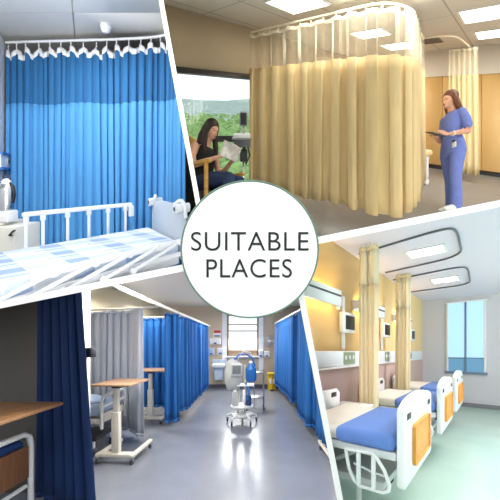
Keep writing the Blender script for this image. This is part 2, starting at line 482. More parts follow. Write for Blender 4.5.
PATH = [(-2.70, 3.10), (-2.2, 3.07), (-1.45, 3.03), (-.98, 2.98), (-.78, 2.88), (-.645, 2.70)]
dr = Drape(PATH, .080, .026, 3, 3, .45)
TOPW, HEM = 2.49, .12
cur = thing('privacy_curtain', 'bright blue hospital curtain hanging by white hooks above the bed', 'curtain', (-1.7, 3.05, HEM))
NH = 17; sp = dr.len / NH
def scal(d):
    u = (d / sp) % 1.0
    return TOPW - .012 - .095 * (1 - abs(2 * u - 1) ** 1.5) * (.8 + .2 * math.sin(d * 7))
mid = lambda d: 1.845 + .012 * math.sin(d * 9)
dr.sheet(lambda d: scal(d) - .001, lambda d: scal(d) - .062, TOPW, HEM, 2).build('header_tape', TAPE, cur, solid=.004)
dr.sheet(lambda d: scal(d) - .062, mid, TOPW, HEM, 8).build('mesh_panel', BLUE_NET, cur)
dr.sheet(mid, HEM, TOPW, HEM, 14).build('fabric', BLUE_CLOTH, cur, solid=.003)
for i in range(NH + 1):
    q = dr.pt(min(i * sp, dr.len), 0, 0)
    MB().tube([(q.x, q.y, TOPW - .03), (q.x, q.y - .004, TOPW + .0), (q.x, q.y, TOPW + .028)], .005, 6).build('hook', WMETAL, cur)
d2 = Drape(PATH, 9, 0, 1, 3)
mb = MB(); mb.tube([(p.x, p.y, 2.535) for p in d2.pts], .016, 8); mb.build('curtain_track', WMETAL)
tr = COL.objects['curtain_track']; tag(tr, 'slim white track under the ceiling carrying the bright blue curtain', 'curtain track')

# wall strip with a socket
def onwall(t, out, w): return (-2.7 + .586 * t + out * .863, 3.1 - t + out * .505, w)
st = thing('wall_service_strip', 'white bed-head strip with blue edges and a socket on the pale wall', 'wall panel', onwall(.3, .03, 1.1))
def strip(w0, w1, out, t0=-.12, t1=.34):
    mb = MB(); a, b = onwall(t0, 0.005, w0), onwall(t1, 0.005, w0); c_, d_ = onwall(t1, out, w0), onwall(t0, out, w0)
    return mb.prism([a, b, c_, d_], (0, 0, w1 - w0))
strip(1.15, 1.275, .035).build('panel', PLAST, st, smooth=False)
BLUETRIM = mat('blue_trim', (40, 104, 176), .5)
strip(1.275, 1.30, .05).build('edge_strip', BLUETRIM, st, smooth=False); strip(1.125, 1.15, .05).build('edge_strip', BLUETRIM, st, smooth=False)
so = strip(1.175, 1.25, .045, .06, .14).build('socket', mat('socket_grey', (176, 180, 186), .5), st, smooth=False)
strip(1.195, 1.23, .050, .085, .115).build('socket_hole', BLACK, so, smooth=False)

# bedside cabinet
cab = thing('bedside_cabinet', 'cream bedside cabinet with a drawer, standing left of the bed', 'cabinet', (-2.2, 2.6, 0))
CRM = mat('cream_laminate', (226, 222, 212), .5)
cx0, cx1, cy0, cy1, ct = -2.30, -1.93, 2.30, 2.58, .645
MB().box((cx0, cy0, .05), (cx1, cy1, ct), .012).build('body', CRM, cab)
MB().box((cx0 - .015, cy0 - .02, ct), (cx1 - .16, cy1, ct + .028), .01).build('top', CRM, cab)
drw = MB().box((cx0 + .02, cy0 - .016, .50), (-2.06, cy0 - .002, .632), .006).build('drawer', CRM, cab)
MB().tube([(-2.08, cy0 - .018, .515), (-2.08, cy0 - .035, .53), (-2.08, cy0 - .035, .60), (-2.08, cy0 - .018, .615)], .006, 8).build('handle', STEEL, drw)
dor = MB().box((cx0 + .02, cy0 - .016, .08), (-2.06, cy0 - .002, .488), .006).build('door', CRM, cab)
MB().tube([(-2.26, cy0 - .018, .36), (-2.26, cy0 - .035, .37), (-2.26, cy0 - .035, .46), (-2.26, cy0 - .018, .47)], .006, 8).build('handle', STEEL, dor)
MB().tube([(-1.955, cy0 - .002, .58), (-1.955, cy0 - .025, .585), (-1.93, cy0 - .025, .615), (-1.93, cy0 - .002, .62)], .008, 8).build('side_handle', BLACK, cab)
bx = MB().box((-2.17, 2.36, ct + .029), (-2.04, 2.47, ct + .125), .012); one('tissue_box', bx, PLAST, 'small white box under the steel flask on the cream cabinet', 'box')
fl = thing('thermos_flask', 'silver vacuum flask with a dark loop handle on the cream cabinet', 'flask', (-2.10, 2.415, ct + .126))
b0 = (-2.10, 2.415, ct + .126)
MB().lathe(b0, [(.048, 0), (.055, .01), (.055, .17), (.048, .20), (.034, .225)], 20).build('body', CHROME, fl)
MB().lathe((b0[0], b0[1], b0[2] + .225), [(.034, 0), (.036, .015), (.03, .04), (.008, .05)], 18).build('lid', PLAST, fl)
MB().tube([(b0[0] + .03, b0[1], b0[2] + .235), (b0[0] + .06, b0[1], b0[2] + .20), (b0[0] + .07, b0[1], b0[2] + .13), (b0[0] + .052, b0[1], b0[2] + .06)], .011, 8).build('handle', BLACK, fl)
MB().tube([(b0[0] - .025, b0[1], b0[2] + .262), (b0[0] - .012, b0[1], b0[2] + .30), (b0[0] + .02, b0[1], b0[2] + .30), (b0[0] + .03, b0[1], b0[2] + .26)], .007, 8).build('carry_loop', RUBBER, fl)

# the bed: local a along (0 at the foot, negative to the head), b across (0 far side, 1 near side)
FF, D1, D2 = (-.963, 2.70), (.62, .785), (.428, -.56)
bed = lambda v: (FF[0] + D1[0] * v[0] + D2[0] * v[1], FF[1] + D1[1] * v[0] + D2[1] * v[1], v[2])
hb = thing('hospital_bed', 'white hospital bed with blue checked sheet and lowered rail before the bright blue curtain', 'bed', bed((-.6, .5, .3)))
mb = MB(); mb.box((-1.42, .0, .47), (-.01, 1.0, .575), .03, 3)
mb.build('mattress', plaid_mat('checked_sheet'), hb, xf=bed, uv=lambda c: (c.x * .0 + (c.x - FF[0]) * D1[0] + (c.y - FF[1]) * D1[1], ((c.x - FF[0]) * D2[0] + (c.y - FF[1]) * D2[1]) / .7 + c.z * .8))
mb = MB(); mb.box((-1.42, .02, .395), (0, .98, .465), .01); mb.build('frame', WMETAL, hb, xf=bed)
for nm, b, w0, w1, posts in (('far', -.04, .50, .80, (-.96, -.86, -.70, -.545, -.39, -.235)),):
    rl = MB().box((-.985, b - .045, w1 - .017), (-.17, b + .0, w1 + .017), .012).build('side_rail', WMETAL, hb, xf=bed)
    for a in posts:
        MB().box((a - .011, b - .035, w0), (a + .011, b - .005, w1 - .015), .004).build('rail_post', WMETAL, rl, xf=bed)
        MB().box((a - .018, b - .044, w1 - .055), (a + .018, b - .0, w1 - .015), .006).build('rail_bracket', PLAST, rl, xf=bed)
    MB().box((-.205, b - .05, w1 - .11), (-.155, b + .01, w1 - .01), .01).build('end_bracket', PLAST, rl, xf=bed)
rl = MB().box((-.93, 1.06, .568), (-.02, 1.11, .606), .012).build('side_rail', WMETAL, hb, xf=bed)
MB().box((-1.3, 1.07, .478), (-.02, 1.10, .512), .008).build('lower_bar', WMETAL, rl, xf=bed)
for a in (-1.40, -1.20, -1.0, -.80, -.60, -.42):
    mb = MB(); mb.prism([(a, 1.115, .487), (a + .03, 1.115, .474), (a + .39, 1.115, .586), (a + .36, 1.115, .599)], (0, .022, 0), .004); mb.build('rail_arm', WMETAL, rl, xf=bed)
    for aa, ww in ((a + .015, .482), (a + .375, .590)):
        MB().cyl((aa, 1.105, ww), (aa, 1.16, ww), .019, 12).build('pivot', PLAST, rl, xf=bed)
fbp = [(.015, .0, .42), (.015, .0, .74), (.015, .07, .815), (.015, .2, .835), (.015, .8, .835), (.015, .93, .815), (.015, 1.0, .74), (.015, 1.0, .42)]
mb = MB(); mb.prism(fbp, (.05, 0, 0), .012)
fb = mb.build('footboard', mat('blue_grey_panel', (196, 206, 216), .45), hb, xf=bed)
for b in (.06, .94):
    mb = MB(); mb.cyl((-.03, b, .815), (.11, b, .815), .038, 18); mb.build('corner_bumper', PLAST, fb, xf=bed)
    mb = MB(); mb.tube([(.0, b + .09 * (1 if b < .5 else -1), .84), (.03, b + .06 * (1 if b < .5 else -1), .868), (.04, b, .872), (.05, b - .05 * (1 if b < .5 else -1), .84), (.055, b - .06 * (1 if b < .5 else -1), .74)], .017, 8); mb.build('grip_tube', WMETAL, fb, xf=bed)
    MB().cyl((-.032, b, .815), (-.036, b, .815), .017, 12).build('bumper_hub', RUBBER, fb, xf=bed)

# ================================================================== room with the cream cubicle, the nurse and the reader
use(CREAM)
H = 2.78
CEILT = grid_mat('ceiling_tiles', (214, 212, 206), (176, 174, 168), 1.2, .6, .022, .8)
mb = MB(); mb.prism([(-.6, -3.2, H), (9.5, -3.2, H), (9.5, 3.2, H), (-.6, 3.2, H)], (0, 0, .06)); struct('ceiling', mb, CEILT, smooth=False)
mb = MB(); mb.prism([(.5, -3.2, -.06), (9.5, -3.2, -.06), (9.5, 3.4, -.06), (.5, 3.4, -.06)], (0, 0, .06)); struct('floor', mb, mat('grey_vinyl_floor', (138, 136, 132), .35, noise=(6, .05)), smooth=False)
TAN = mat('tan_wall_paint', (214, 190, 156), .8)
WQ = -3.146; wt, wb = 1.955, .16
pR = 3.72
mb = MB(); mb.box((.4, WQ - .16, wt), (9.2, WQ, H)); struct('wall_window', mb, TAN)
mb = MB(); mb.box((.4, WQ - .16, 0), (9.2, WQ, wb)); struct('wall_sill', mb, TAN)
mb = MB(); mb.box((pR, WQ - .16, wb), (9.2, WQ, wt)); struct('wall_pier', mb, TAN)
w = thing('window_1', 'wide window with a dark head frame overlooking trees', 'window', (2.4, WQ, wb)); w['kind'] = 'structure'
DARKFR = mat('dark_bronze_frame', (58, 50, 46), .5)
MB().box((.4, WQ - .14, wt - .012), (pR, WQ + .035, wt + .062), .006).build('head_frame', DARKFR, w)
MB().box((.4, WQ - .12, wb), (pR, WQ - .03, wb + .05), .006).build('bottom_frame', DARKFR, w)
MB().box((3.62, WQ - .12, wb), (3.72, WQ - .03, wt), .006).build('side_frame', DARKFR, w)
MB().box((.5, WQ - .085, wb + .05), (3.62, WQ - .075, wt - .01)).build('pane', GLASS, w, smooth=False)

# back wall with the line of wood cupboards
BP = 7.79
mb = MB(); mb.box((BP + .58, -3.2, 0), (BP + .7, 3.6, H)); struct('wall_back', mb, mat('warm_white_wall', (226, 218, 204), .8))
OAK = wood_mat('light_oak', (222, 184, 118), (210, 170, 104), (1, 1, .12), .45)
mb = MB(); mb.box((BP, -3.2, 2.17), (BP + .58, 3.5, H)); struct('trim_bulkhead', mb, mat('warm_white_bulkhead', (228, 221, 208), .8))
edges = [-2.35, -1.55, -.75, .05, .85]
lab = ['light oak wardrobe seen right beside the cream cubicle curtain', 'light oak wardrobe behind the nurse in blue scrubs', 'light oak wardrobe half covered by the narrow cream curtain', 'tall light oak wardrobe with a long handle right of the narrow cream curtain', 'light oak wardrobe at the open end of the cupboard row']
edges = [-3.1, -2.12, -1.15, -.45, .34, 1.3]
for i in range(5):
    q0, q1 = edges[i], edges[i + 1]
    t = thing('wardrobe', lab[i], 'wardrobe', (BP, (q0 + q1) / 2, 0), 'oak wardrobes along the back wall')
    MB().box((BP + .02, q0 + .002, .1), (BP + .55, q1 - .002, 2.165)).build('body', OAK, t, smooth=False)
    MB().box((BP + .03, q0 + .002, 0), (BP + .5, q1 - .002, .1)).build('plinth', mat('dark_plinth', (40, 38, 38), .6) if i == 0 else bpy.data.materials['dark_plinth'], t, smooth=False)
    m_ = (q0 + q1) / 2
    for k, (a, b) in enumerate(((q0, m_), (m_, q1))):
        d = MB().box((BP - .002, a + .004, .105), (BP + .018, b - .004, 2.16), .003).build('door', OAK, t)
        hq = b - .05 if k == 0 else a + .05
        MB().tube([(BP - .004, hq, .98), (BP - .03, hq, .99), (BP - .03, hq, 1.14), (BP - .004, hq, 1.15)], .007, 8).build('handle', STEEL, d)

LAMP = mat('lamp_diffuser', (255, 252, 244), .5, emit=((255, 250, 238), 5.0))
def panel_light(pts, label, grp, w, fr=PLAST, lam=LAMP, ext=None):
    lo, hi = rect_w(pts, w)
    t = thing('ceiling_light', label, 'ceiling light', ((lo[0] + hi[0]) / 2, (lo[1] + hi[1]) / 2, w), grp)
    mb = MB(); o = .03
    for a, b in (((lo[0] - o, lo[1] - o), (hi[0] + o, lo[1])), ((lo[0] - o, hi[1]), (hi[0] + o, hi[1] + o)), ((lo[0] - o, lo[1]), (lo[0], hi[1])), ((hi[0], lo[1]), (hi[0] + o, hi[1]))):
        mb.box((a[0], a[1], w - .015), (b[0], b[1], w))
    mb.build('frame', fr, t, smooth=False)
    MB().box((lo[0], lo[1], w - .008), (hi[0], hi[1], w - .002)).build('diffuser', lam, t, smooth=False)
    return lo, hi
G = 'recessed ceiling lights above the cream cubicle'
panel_light([(268, 1), (291, 12), (329, 4), (308, -7)], 'recessed ceiling light over the left end of the cream cubicle', G, H)
panel_light([(352, 33.5), (362, 38), (391, 34), (379, 28)], 'larger ceiling light seen through the net of the cream cubicle', G, H)
panel_light([(383, 46), (393, 49), (415, 47), (406, 41.6)], 'ceiling light seen low through the net beside the air vent', G, H)
panel_light([(460, 13), (471, 22), (520, 12), (506, 3)], 'largest ceiling light above the nurse, nearer of the pair', G, H)
panel_light([(476, 33), (482, 38.5), (515, 34.5), (508, 27.6)], 'second ceiling light above the nurse, behind the largest one', G, H)
v0 = CREAM.at_w(431, 40.5, H)
t = thing('air_vent', 'dark slotted air vent in the ceiling beside the cubicle net', 'air vent', (v0.x, v0.y, H))
MB().box((v0.x - .3, v0.y - .16, H - .012), (v0.x + .3, v0.y + .16, H)).build('frame', mat('vent_grey', (120, 116, 110), .6), t, smooth=False)
for i in range(6): MB().box((v0.x - .27, v0.y - .14 + i * .05, H - .02), (v0.x + .27, v0.y - .125 + i * .05, H - .012)).build('slat', RUBBER, t, smooth=False)

# cream cubicle curtain on its ceiling track
CRC = mat('cream_curtain_cloth', (228, 204, 152), .8, noise=(9, .08, (1, 1, .25)), trans=.15)
CRN = mat('cream_curtain_net', (224, 214, 188), .85, alpha=.24)
CRT = mat('cream_tape', (244, 236, 212), .7)
cpath = [CREAM.pq(*p) for p in ((.02, 4.50), (1.20, 3.42), (1.52, 3.13), (2.02, 3.42), (2.38, 4.0), (2.82, 4.62))]
dr = Drape(cpath, .235, .048, 11, 3, .3)
TOPW, HEM, NET = 2.635, .27, 2.10
cub = thing('cubicle_curtain', 'long cream cubicle curtain with see-through net top wrapping round the corner bed space', 'curtain', (cpath[2].x, cpath[2].y, HEM))
dr.sheet(TOPW, TOPW - .05, TOPW, HEM, 1).build('header_tape', CRT, cub, solid=.004)
dr.sheet(TOPW - .05, NET, TOPW, HEM, 5).build('mesh_panel', CRN, cub)
dr.sheet(NET, lambda d: HEM + .02 * math.sin(d * 5), TOPW, HEM, 12).build('fabric', CRC, cub, solid=.004)
nh = 22
for i in range(nh + 1):
    d = dr.len * i / nh; c, _ = dr.at(d); q = dr.pt(d, 0, 0)
    MB().tube([(q.x, q.y, TOPW - .03), ((q.x + c.x) / 2, (q.y + c.y) / 2, TOPW + .02), (c.x, c.y, TOPW + .024)], .010, 6).build('hook', CRT, cub)
for d in (.36, .60, .86, 1.12, 1.36, 2.62, 3.2):
    mb = dr.sheet(TOPW - .05, NET, TOPW, HEM, 3, d0=d, d1=d + .03, dens=60)
    for v in mb.bm.verts: v.co.y += .006
    mb.build('seam_strip', CRT, cub, solid=.006)
d2 = Drape(cpath, 9, 0, 1, 3)
one('curtain_track', MB().tube([(p.x, p.y, TOPW + .055) for p in d2.pts], .017, 8), CRT, 'cream ceiling track that carries the long cubicle curtain', 'curtain track')

# the narrow curtain in front of the wardrobes
npath = [CREAM.pq(*p) for p in ((4.02, 5.66), (4.16, 5.58), (4.28, 5.46), (4.34, 5.34))]
dn = Drape(npath, .075, .022, 5, 2)
nar = thing('narrow_curtain', 'gathered cream curtain hanging before the oak wardrobes behind the nurse', 'curtain', (npath[1].x, npath[1].y, .2))
dn.sheet(TOPW - .01, TOPW - .06, TOPW, .2, 1).build('header_tape', CRT, nar, solid=.004)
dn.sheet(TOPW - .06, 2.1, TOPW, .2, 4).build('mesh_panel', mat('cream_net_gathered', (238, 228, 200), .85, alpha=.62), nar)
dn.sheet(2.1, .16, TOPW, .2, 10).build('fabric', mat('pale_cream_cloth', (236, 220, 172), .8, trans=.15), nar, solid=.004)
tp = [CREAM.pq(*p) for p in ((2.99, 4.78), (3.2, 4.62), (3.45, 4.66), (4.0, 5.2), (4.3, 5.5))]
one('curtain_track', MB().tube([(p.x, p.y, 2.66) for p in Drape(tp, 9, 0, 1, 3).pts], .017, 8), CRT, 'cream ceiling track leading to the narrow gathered curtain', 'curtain track')

# bed inside the cubicle: only its legs and head end show
A, B = CREAM.pq(2.58, 4.78), CREAM.pq(3.42, 5.30)
ang = math.atan2(B.y - A.y, B.x - A.x); ln = (B - A).length
ex = place((A.x, A.y, 0), ang)
sgn = -1
eb = thing('examination_couch', 'beige examination couch on white wheeled legs half hidden by the cubicle curtain', 'couch', (A.x, A.y, 0))
MB().box((-.02, -.78, .56), (ln + .05, .02, .66), .03, 3).build('mattress', mat('beige_vinyl', (226, 196, 150), .5), eb, xf=ex)
MB().box((.0, -.74, .49), (ln, -.02, .555), .01).build('frame', WMETAL, eb, xf=ex)
for a in (.04, ln - .06):
    for b in (-.05, -.70):
        lg = MB().box((a - .03, b - .03, .13), (a + .03, b + .03, .50), .006).build('leg', WMETAL, eb, xf=ex)
        MB().cyl((a, b - .02, .065), (a, b + .02, .065), .062, 16).build('caster', RUBBER if a > 1 else PLAST, lg, xf=ex)

A, B = CREAM.pq(1.86, 3.87), CREAM.pq(.98, 4.62)
ln = (B - A).length; ex = place((A.x, A.y, 0), math.atan2(B.y - A.y, B.x - A.x))
eb = thing('cubicle_bed', 'bed inside the cream cubicle, only its casters showing under the curtain hem', 'bed', (A.x, A.y, 0))
MB().box((-.05, -.03, .56), (ln + .05, .50, .68), .03, 3).build('mattress', PLAST, eb, xf=ex)
MB().box((.0, .02, .40), (ln, .46, .555), .01).build('frame', WMETAL, eb, xf=ex)
for a in (.03, ln - .03):
    for b in (.03, .44):
        lg = MB().box((a - .03, b - .03, .13), (a + .03, b + .03, .41), .006).build('leg', PLAST, eb, xf=ex)
        MB().cyl((a, b - .02, .065), (a, b + .02, .065), .062, 16).build('caster', PLAST, lg, xf=ex)

# vital signs stand by the window
S0 = CREAM.pq(-.095, 4.0)
vs = thing('monitor_stand', 'wheeled vital-signs monitor stand with basket beside the reading woman', 'medical stand', (S0.x, S0.y, 0))
sx = place((S0.x, S0.y, 0), 0)
GREYP = mat('grey_plastic', (150, 152, 156), .4); DKP = mat('dark_grey_plastic', (48, 50, 55), .45)
MB().tube([(0, 0, .08), (0, 0, 1.22)], .016, 10).build('pole', CHROME, vs, xf=sx)
for k in range(5):
    a = k * 2 * PI / 5; lg = MB().tube([(0, 0, .1), (.27 * math.cos(a), .27 * math.sin(a), .075)], .016, 8).build('leg', GREYP, vs, xf=sx)
    MB().cyl((.27 * math.cos(a), .27 * math.sin(a) - .012, .035), (.27 * math.cos(a), .27 * math.sin(a) + .012, .035), .034, 12).build('caster', RUBBER, lg, xf=sx)
# parts that face the viewer are laid out across (u) and up (w)
ux, uy = .681 * 0 + .733 * 0 + CREAM.pq(1, 0).x, CREAM.pq(1, 0).y
nx, ny = CREAM.pq(0, 1).x, CREAM.pq(0, 1).y
face = lambda v: (S0.x + ux * v[0] + nx * v[1], S0.y + uy * v[0] + ny * v[1], v[2])
mo = MB().box((-.055, -.045, 1.215), (.065, .02, 1.43), .028, 4).build('monitor', GREYP, vs, xf=face)
MB().box((-.038, -.055, 1.24), (.048, -.043, 1.41), .005).build('screen', DKP, mo, xf=face)
MB().box((-.16, -.10, 1.035), (.12, .14, 1.06), .008).build('tray', GREYP, vs, xf=face)
MB().box((-.14, -.10, 1.062), (.10, .10, 1.11), .01).build('recorder', PLAST, vs, xf=face)
MB().box((-.13, -.112, .93), (.10, .10, 1.03), .015).build('basket', mat('wire_grey', (96, 98, 104), .5, metal=.5), vs, xf=face)
MB().box((-.38, .05, .985), (-.12, .09, 1.075), .01).build('side_case', DKP, vs, xf=face)
MB().tube([(.06, -.06, .95), (.09, -.1, .82), (.04, -.1, .70), (.0, -.06, .78), (.03, -.05, .93)], .012, 8).build('cable', BLACK, vs, xf=face)
MB().box((-.05, -.07, .72), (.06, -.02, .90), .02).build('cuff', DKP, vs, xf=face)

# reader's chair
YOAK = wood_mat('honey_wood', (206, 160, 78), (190, 142, 62), (1, 1, 10), .4)
CH = CREAM.W((0, 0, 0)); wbase = lambda x, y, w=0: Vector((x, y, CREAM.W(CREAM.pq(x, y)).z + w))
cb = wbase(-.52, 3.38); crz = -.58
ch = thing('visitor_chair', 'honey wood armchair with dark seat under the reading woman', 'chair', None, world=cb)
CR = (cb, crz)
SEAT = mat('dark_seat_fabric', (64, 60, 60), .85)
MB().box((-.26, -.27, .35), (.26, .27, .435), .03, 3).build('seat', SEAT, ch, raw=CR)
mb = MB(); mb.prism([(-.32, -.29, .40), (-.27, -.29, .40), (-.37, -.29, 1.26), (-.41, -.29, 1.26)], (0, .60, 0), .012); mb.build('backrest', YOAK, ch, raw=CR)
for sg in (-1, 1):
    MB().box((-.27, sg * .31 - .03, .70), (.33, sg * .31 + .03, .735), .012).build('armrest', YOAK, ch, raw=CR)
    MB().box((.25, sg * .31 - .018, .0), (.285, sg * .31 + .018, .70), .005).build('leg', YOAK, ch, raw=CR)
    MB().box((-.27, sg * .31 - .018, .0), (-.235, sg * .31 + .018, .70), .005).build('leg', YOAK, ch, raw=CR)

# ---- the reading woman (local: x forward, y her left, z up)
SKIN = mat('skin', (222, 168, 140), .55, noise=(12, .03)); HAIR1 = mat('dark_brown_hair', (44, 28, 22), .6, noise=(40, .25, (1, 1, .1)))
BLKTOP = mat('black_top', (24, 22, 26), .8); JEANS = mat('blue_denim', (38, 56, 92), .85, noise=(60, .08))
LIP = mat('lips', (176, 92, 86), .5); EYEW = mat('eye_dark', (38, 26, 22), .3)
wo = thing('person', 'seated woman in black sleeveless top and jeans reading a magazine by the window', 'person', None, world=wbase(-.52, 3.38))
WR = (wbase(-.52, 3.38), -.58)
mb = MB()
torso(mb, [(-.10, .46, .05, .09), (-.09, .50, .115, .165), (-.085, .58, .118, .165), (-.07, .70, .092, .130), (-.05, .84, .102, .142), (-.03, .95, .098, .160), (-.03, 1.0, .072, .158), (-.02, 1.035, .048, .075)])
limb(mb, [(-.02, 0, 1.0), (.0, 0, 1.06), (.03, 0, 1.12)], [.055, .048, .05])
for sg in (1, -1):
    limb(mb, [(-.06, sg * .095, .555), (.18, sg * .105, .585), (.40, sg * .10, .57)], [.092, .080, .062])
    limb(mb, [(.40, sg * .10, .56), (.42, sg * .10, .33), (.38, sg * .10, .10)], [.060, .055, .040])
    limb(mb, [(.36, sg * .10, .06), (.46, sg * .105, .045), (.56, sg * .11, .035)], [.042, .040, .026])
    limb(mb, [(-.035, sg * .165, .985), (-.03, sg * .215, .86), (.0, sg * .225, .745)], [.050, .043, .037])
    limb(mb, [(.0, sg * .225, .745), (.12, sg * .20, .765), (.255, sg * (.115 if sg < 0 else .13), .815)], [.038, .033, .024])
    hand(mb, (.255, sg * (.115 if sg < 0 else .13), .815), (.8, -sg * .35, .35), (.1, sg * .9, -.3), (-.1, -sg * .2, .9), .8, .95)
T, R_ = head(mb, (.075, 0, 1.205), .42, .92)
bd = mb.build('body', SKIN, wo, raw=WR, remesh=.0075, relax=2)
def facebits(T, parent, raw, eyes=True):
    for sg in (1, -1):
        mb = MB(); c = T((.071, sg * .030, -.002)); mb.ball(c, (.008, .010, .006), 10); mb.build('eye', EYEW, parent, raw=raw)
        mb = MB(); a, b, d = T((.078, sg * .012, .016)), T((.080, sg * .032, .022)), T((.064, sg * .050, .016)); mb.tube([a, b, d], .004, 6); mb.build('eyebrow', HAIR1, parent, raw=raw)
    mb = MB(); mb.tube([T((.080, .020, -.063)), T((.094, 0, -.061)), T((.080, -.020, -.063))], .006, 8); mb.build('mouth', LIP, parent, raw=raw)
facebits(T, wo, WR)
mb = MB()                                                # hair: cap, back fall and two front locks
def hball(v, r):
    g = bmesh.ops.create_uvsphere(mb.bm, u_segments=16, v_segments=10, radius=1.0)
    for q in g['verts']: q.co = T((v[0] + q.co.x * r[0], v[1] + q.co.y * r[1], v[2] + q.co.z * r[2]))
hball((-.022, 0, .053), (.103, .089, .094)); hball((-.065, 0, -.03), (.062, .082, .10))
limb(mb, [T((-.07, 0, .02)), T((-.10, 0, -.10)), (-.085, .0, 1.0), (-.12, .0, .86)], [.07, .075, .085, .045])
for sg in (1, -1): limb(mb, [T((.01, sg * .072, .05)), T((-.0, sg * .088, -.06)), (.05, sg * .105, 1.02), (.065, sg * .10, .90)], [.030, .034, .036, .016])
mb.build('hair', HAIR1, wo, raw=WR, remesh=.009, relax=3)
mb = MB()
torso(mb, [(-.09, .50, .122, .172), (-.085, .60, .126, .172), (-.07, .70, .102, .140), (-.045, .84, .118, .152), (-.028, .95, .110, .168), (-.03, 1.0, .080, .150), (-.035, 1.03, .045, .10)])
mb.build('sleeveless_top', BLKTOP, wo, raw=WR, remesh=.009, relax=2)
mb = MB(); torso(mb, [(-.10, .455, .08, .13), (-.09, .48, .128, .178), (-.085, .57, .126, .176), (-.08, .60, .11, .15)])
for sg in (1, -1):
    limb(mb, [(-.06, sg * .095, .555), (.18, sg * .105, .585), (.405, sg * .10, .568)], [.100, .089, .071])
    limb(mb, [(.405, sg * .10, .56), (.425, sg * .10, .33), (.385, sg * .10, .12)], [.069, .064, .052])
mb.build('jeans', JEANS, wo, raw=WR, remesh=.010, relax=2)
for sg in (1, -1):
    mb = MB(); limb(mb, [(.35, sg * .10, .05), (.46, sg * .105, .045), (.565, sg * .11, .034)], [.046, .049, .033])
    for v in mb.bm.verts: v.co.z = max(v.co.z, .002)
    mb.build('shoe', BLKTOP, wo, raw=WR)
mz = thing('magazine', 'open magazine held by the seated woman', 'magazine', None, world=wbase(-.3, 3.3, .86))
PAGE = mat('printed_page', (214, 208, 204), .6, noise=(16, .35)); 
for sg in (1, -1):
    mb = MB(); mb.prism([(.36, 0, .80), (.335, sg * .15, .812), (.40, sg * .155, .965), (.435, 0, .955)], (-.012, 0, .006)); mb.build('page_block', PAGE, mz, raw=WR, smooth=False)

# ---- the nurse
SCRUB = mat('blue_scrubs', (112, 130, 204), .85, noise=(18, .06)); HAIR2 = mat('light_brown_hair', (112, 70, 46), .7, noise=(40, .25, (1, 1, .1)))
NB = wbase(2.87, 3.98)
nu = thing('person', 'standing nurse with long brown hair in blue scrubs holding a tablet', 'person', None, world=NB)
NR = (NB, PI + .12)
mb = MB()
torso(mb, [(-.02, .80, .07, .12), (-.02, .86, .108, .165), (-.01, .95, .102, .158), (0, 1.07, .080, .118), (.0, 1.20, .092, .128), (-.005, 1.31, .092, .142), (-.01, 1.38, .074, .150), (-.01, 1.42, .050, .085)])
limb(mb, [(-.01, 0, 1.40), (.0, 0, 1.45), (.012, 0, 1.50)], [.056, .050, .050])
legx = {1: .03, -1: -.06}
for sg in (1, -1):
    x = legx[sg]
    limb(mb, [(-.015, sg * .085, .86), (x * .6, sg * .09, .66), (x, sg * .085, .47)], [.094, .080, .058])
    limb(mb, [(x, sg * .085, .47), (x - .01, sg * .085, .30), (x - .02, sg * .085, .09)], [.056, .056, .038])
    limb(mb, [(x - .04, sg * .085, .05), (x + .06, sg * .09, .045), (x + .15, sg * .095, .03)], [.040, .042, .026])
    limb(mb, [(-.01, sg * .155, 1.365), (-.04, sg * .20, 1.21), (-.05, sg * .205, 1.07)], [.046, .040, .035])
wr = {1: (.155, .15, 1.045), -1: (.18, -.09, 1.105)}
for sg in (1, -1):
    w0 = wr[sg]; limb(mb, [(-.05, sg * .205, 1.07), (.06, (sg * .205 + w0[1]) / 2 + sg * .02, (1.07 + w0[2]) / 2 - .005), w0], [.039, .034, .025])
hand(mb, wr[1], (.85, -.42, .12), (-.1, .3, -.9), (.45, -.2, .5), .7)
hand(mb, wr[-1], (.85, .25, .10), (.2, -.2, .9), (.3, .85, .1), .75)
T, R_ = head(mb, (.035, 0, 1.585), .08, 1.02)
mb.build('body', SKIN, nu, raw=NR, remesh=.0075, relax=2)
facebits(T, nu, NR)
mb = MB()
hball((-.022, 0, .053), (.103, .089, .094)); hball((-.062, 0, -.03), (.062, .082, .10))
limb(mb, [T((-.06, 0, .0)), T((-.09, 0, -.10)), (-.085, 0, 1.36), (-.105, 0, 1.22)], [.07, .075, .072, .035])
for sg in (1, -1): limb(mb, [T((.01, sg * .070, .06)), T((-.02, sg * .084, -.05)), (-.045, sg * .10, 1.42), (-.06, sg * .085, 1.30)], [.026, .032, .034, .014])
mb.build('hair', HAIR2, nu, raw=NR, remesh=.009, relax=3)
mb = MB()
torso(mb, [(-.012, .80, .128, .182), (-.01, .84, .128, .182), (-.01, .95, .120, .172), (0, 1.07, .096, .136), (.0, 1.20, .108, .145), (-.005, 1.31, .104, .156), (-.01, 1.375, .082, .156), (-.012, 1.42, .058, .095)])
for sg in (1, -1): limb(mb, [(-.01, sg * .150, 1.36), (-.035, sg * .195, 1.24), (-.045, sg * .205, 1.15)], [.054, .055, .057])
tp_ = mb.build('scrub_top', SCRUB, nu, raw=NR, remesh=.009, relax=2)
mb = MB()
torso(mb, [(-.02, .79, .12, .17), (-.02, .86, .124, .180), (-.01, .95, .118, .172)])
for sg in (1, -1):
    x = legx[sg]; limb(mb, [(-.015, sg * .088, .86), (x * .6, sg * .092, .66), (x, sg * .088, .47), (x - .012, sg * .088, .25), (x - .01, sg * .088, .075)], [.100, .088, .074, .074, .074])
mb.build('scrub_trousers', SCRUB, nu, raw=NR, remesh=.010, relax=2)
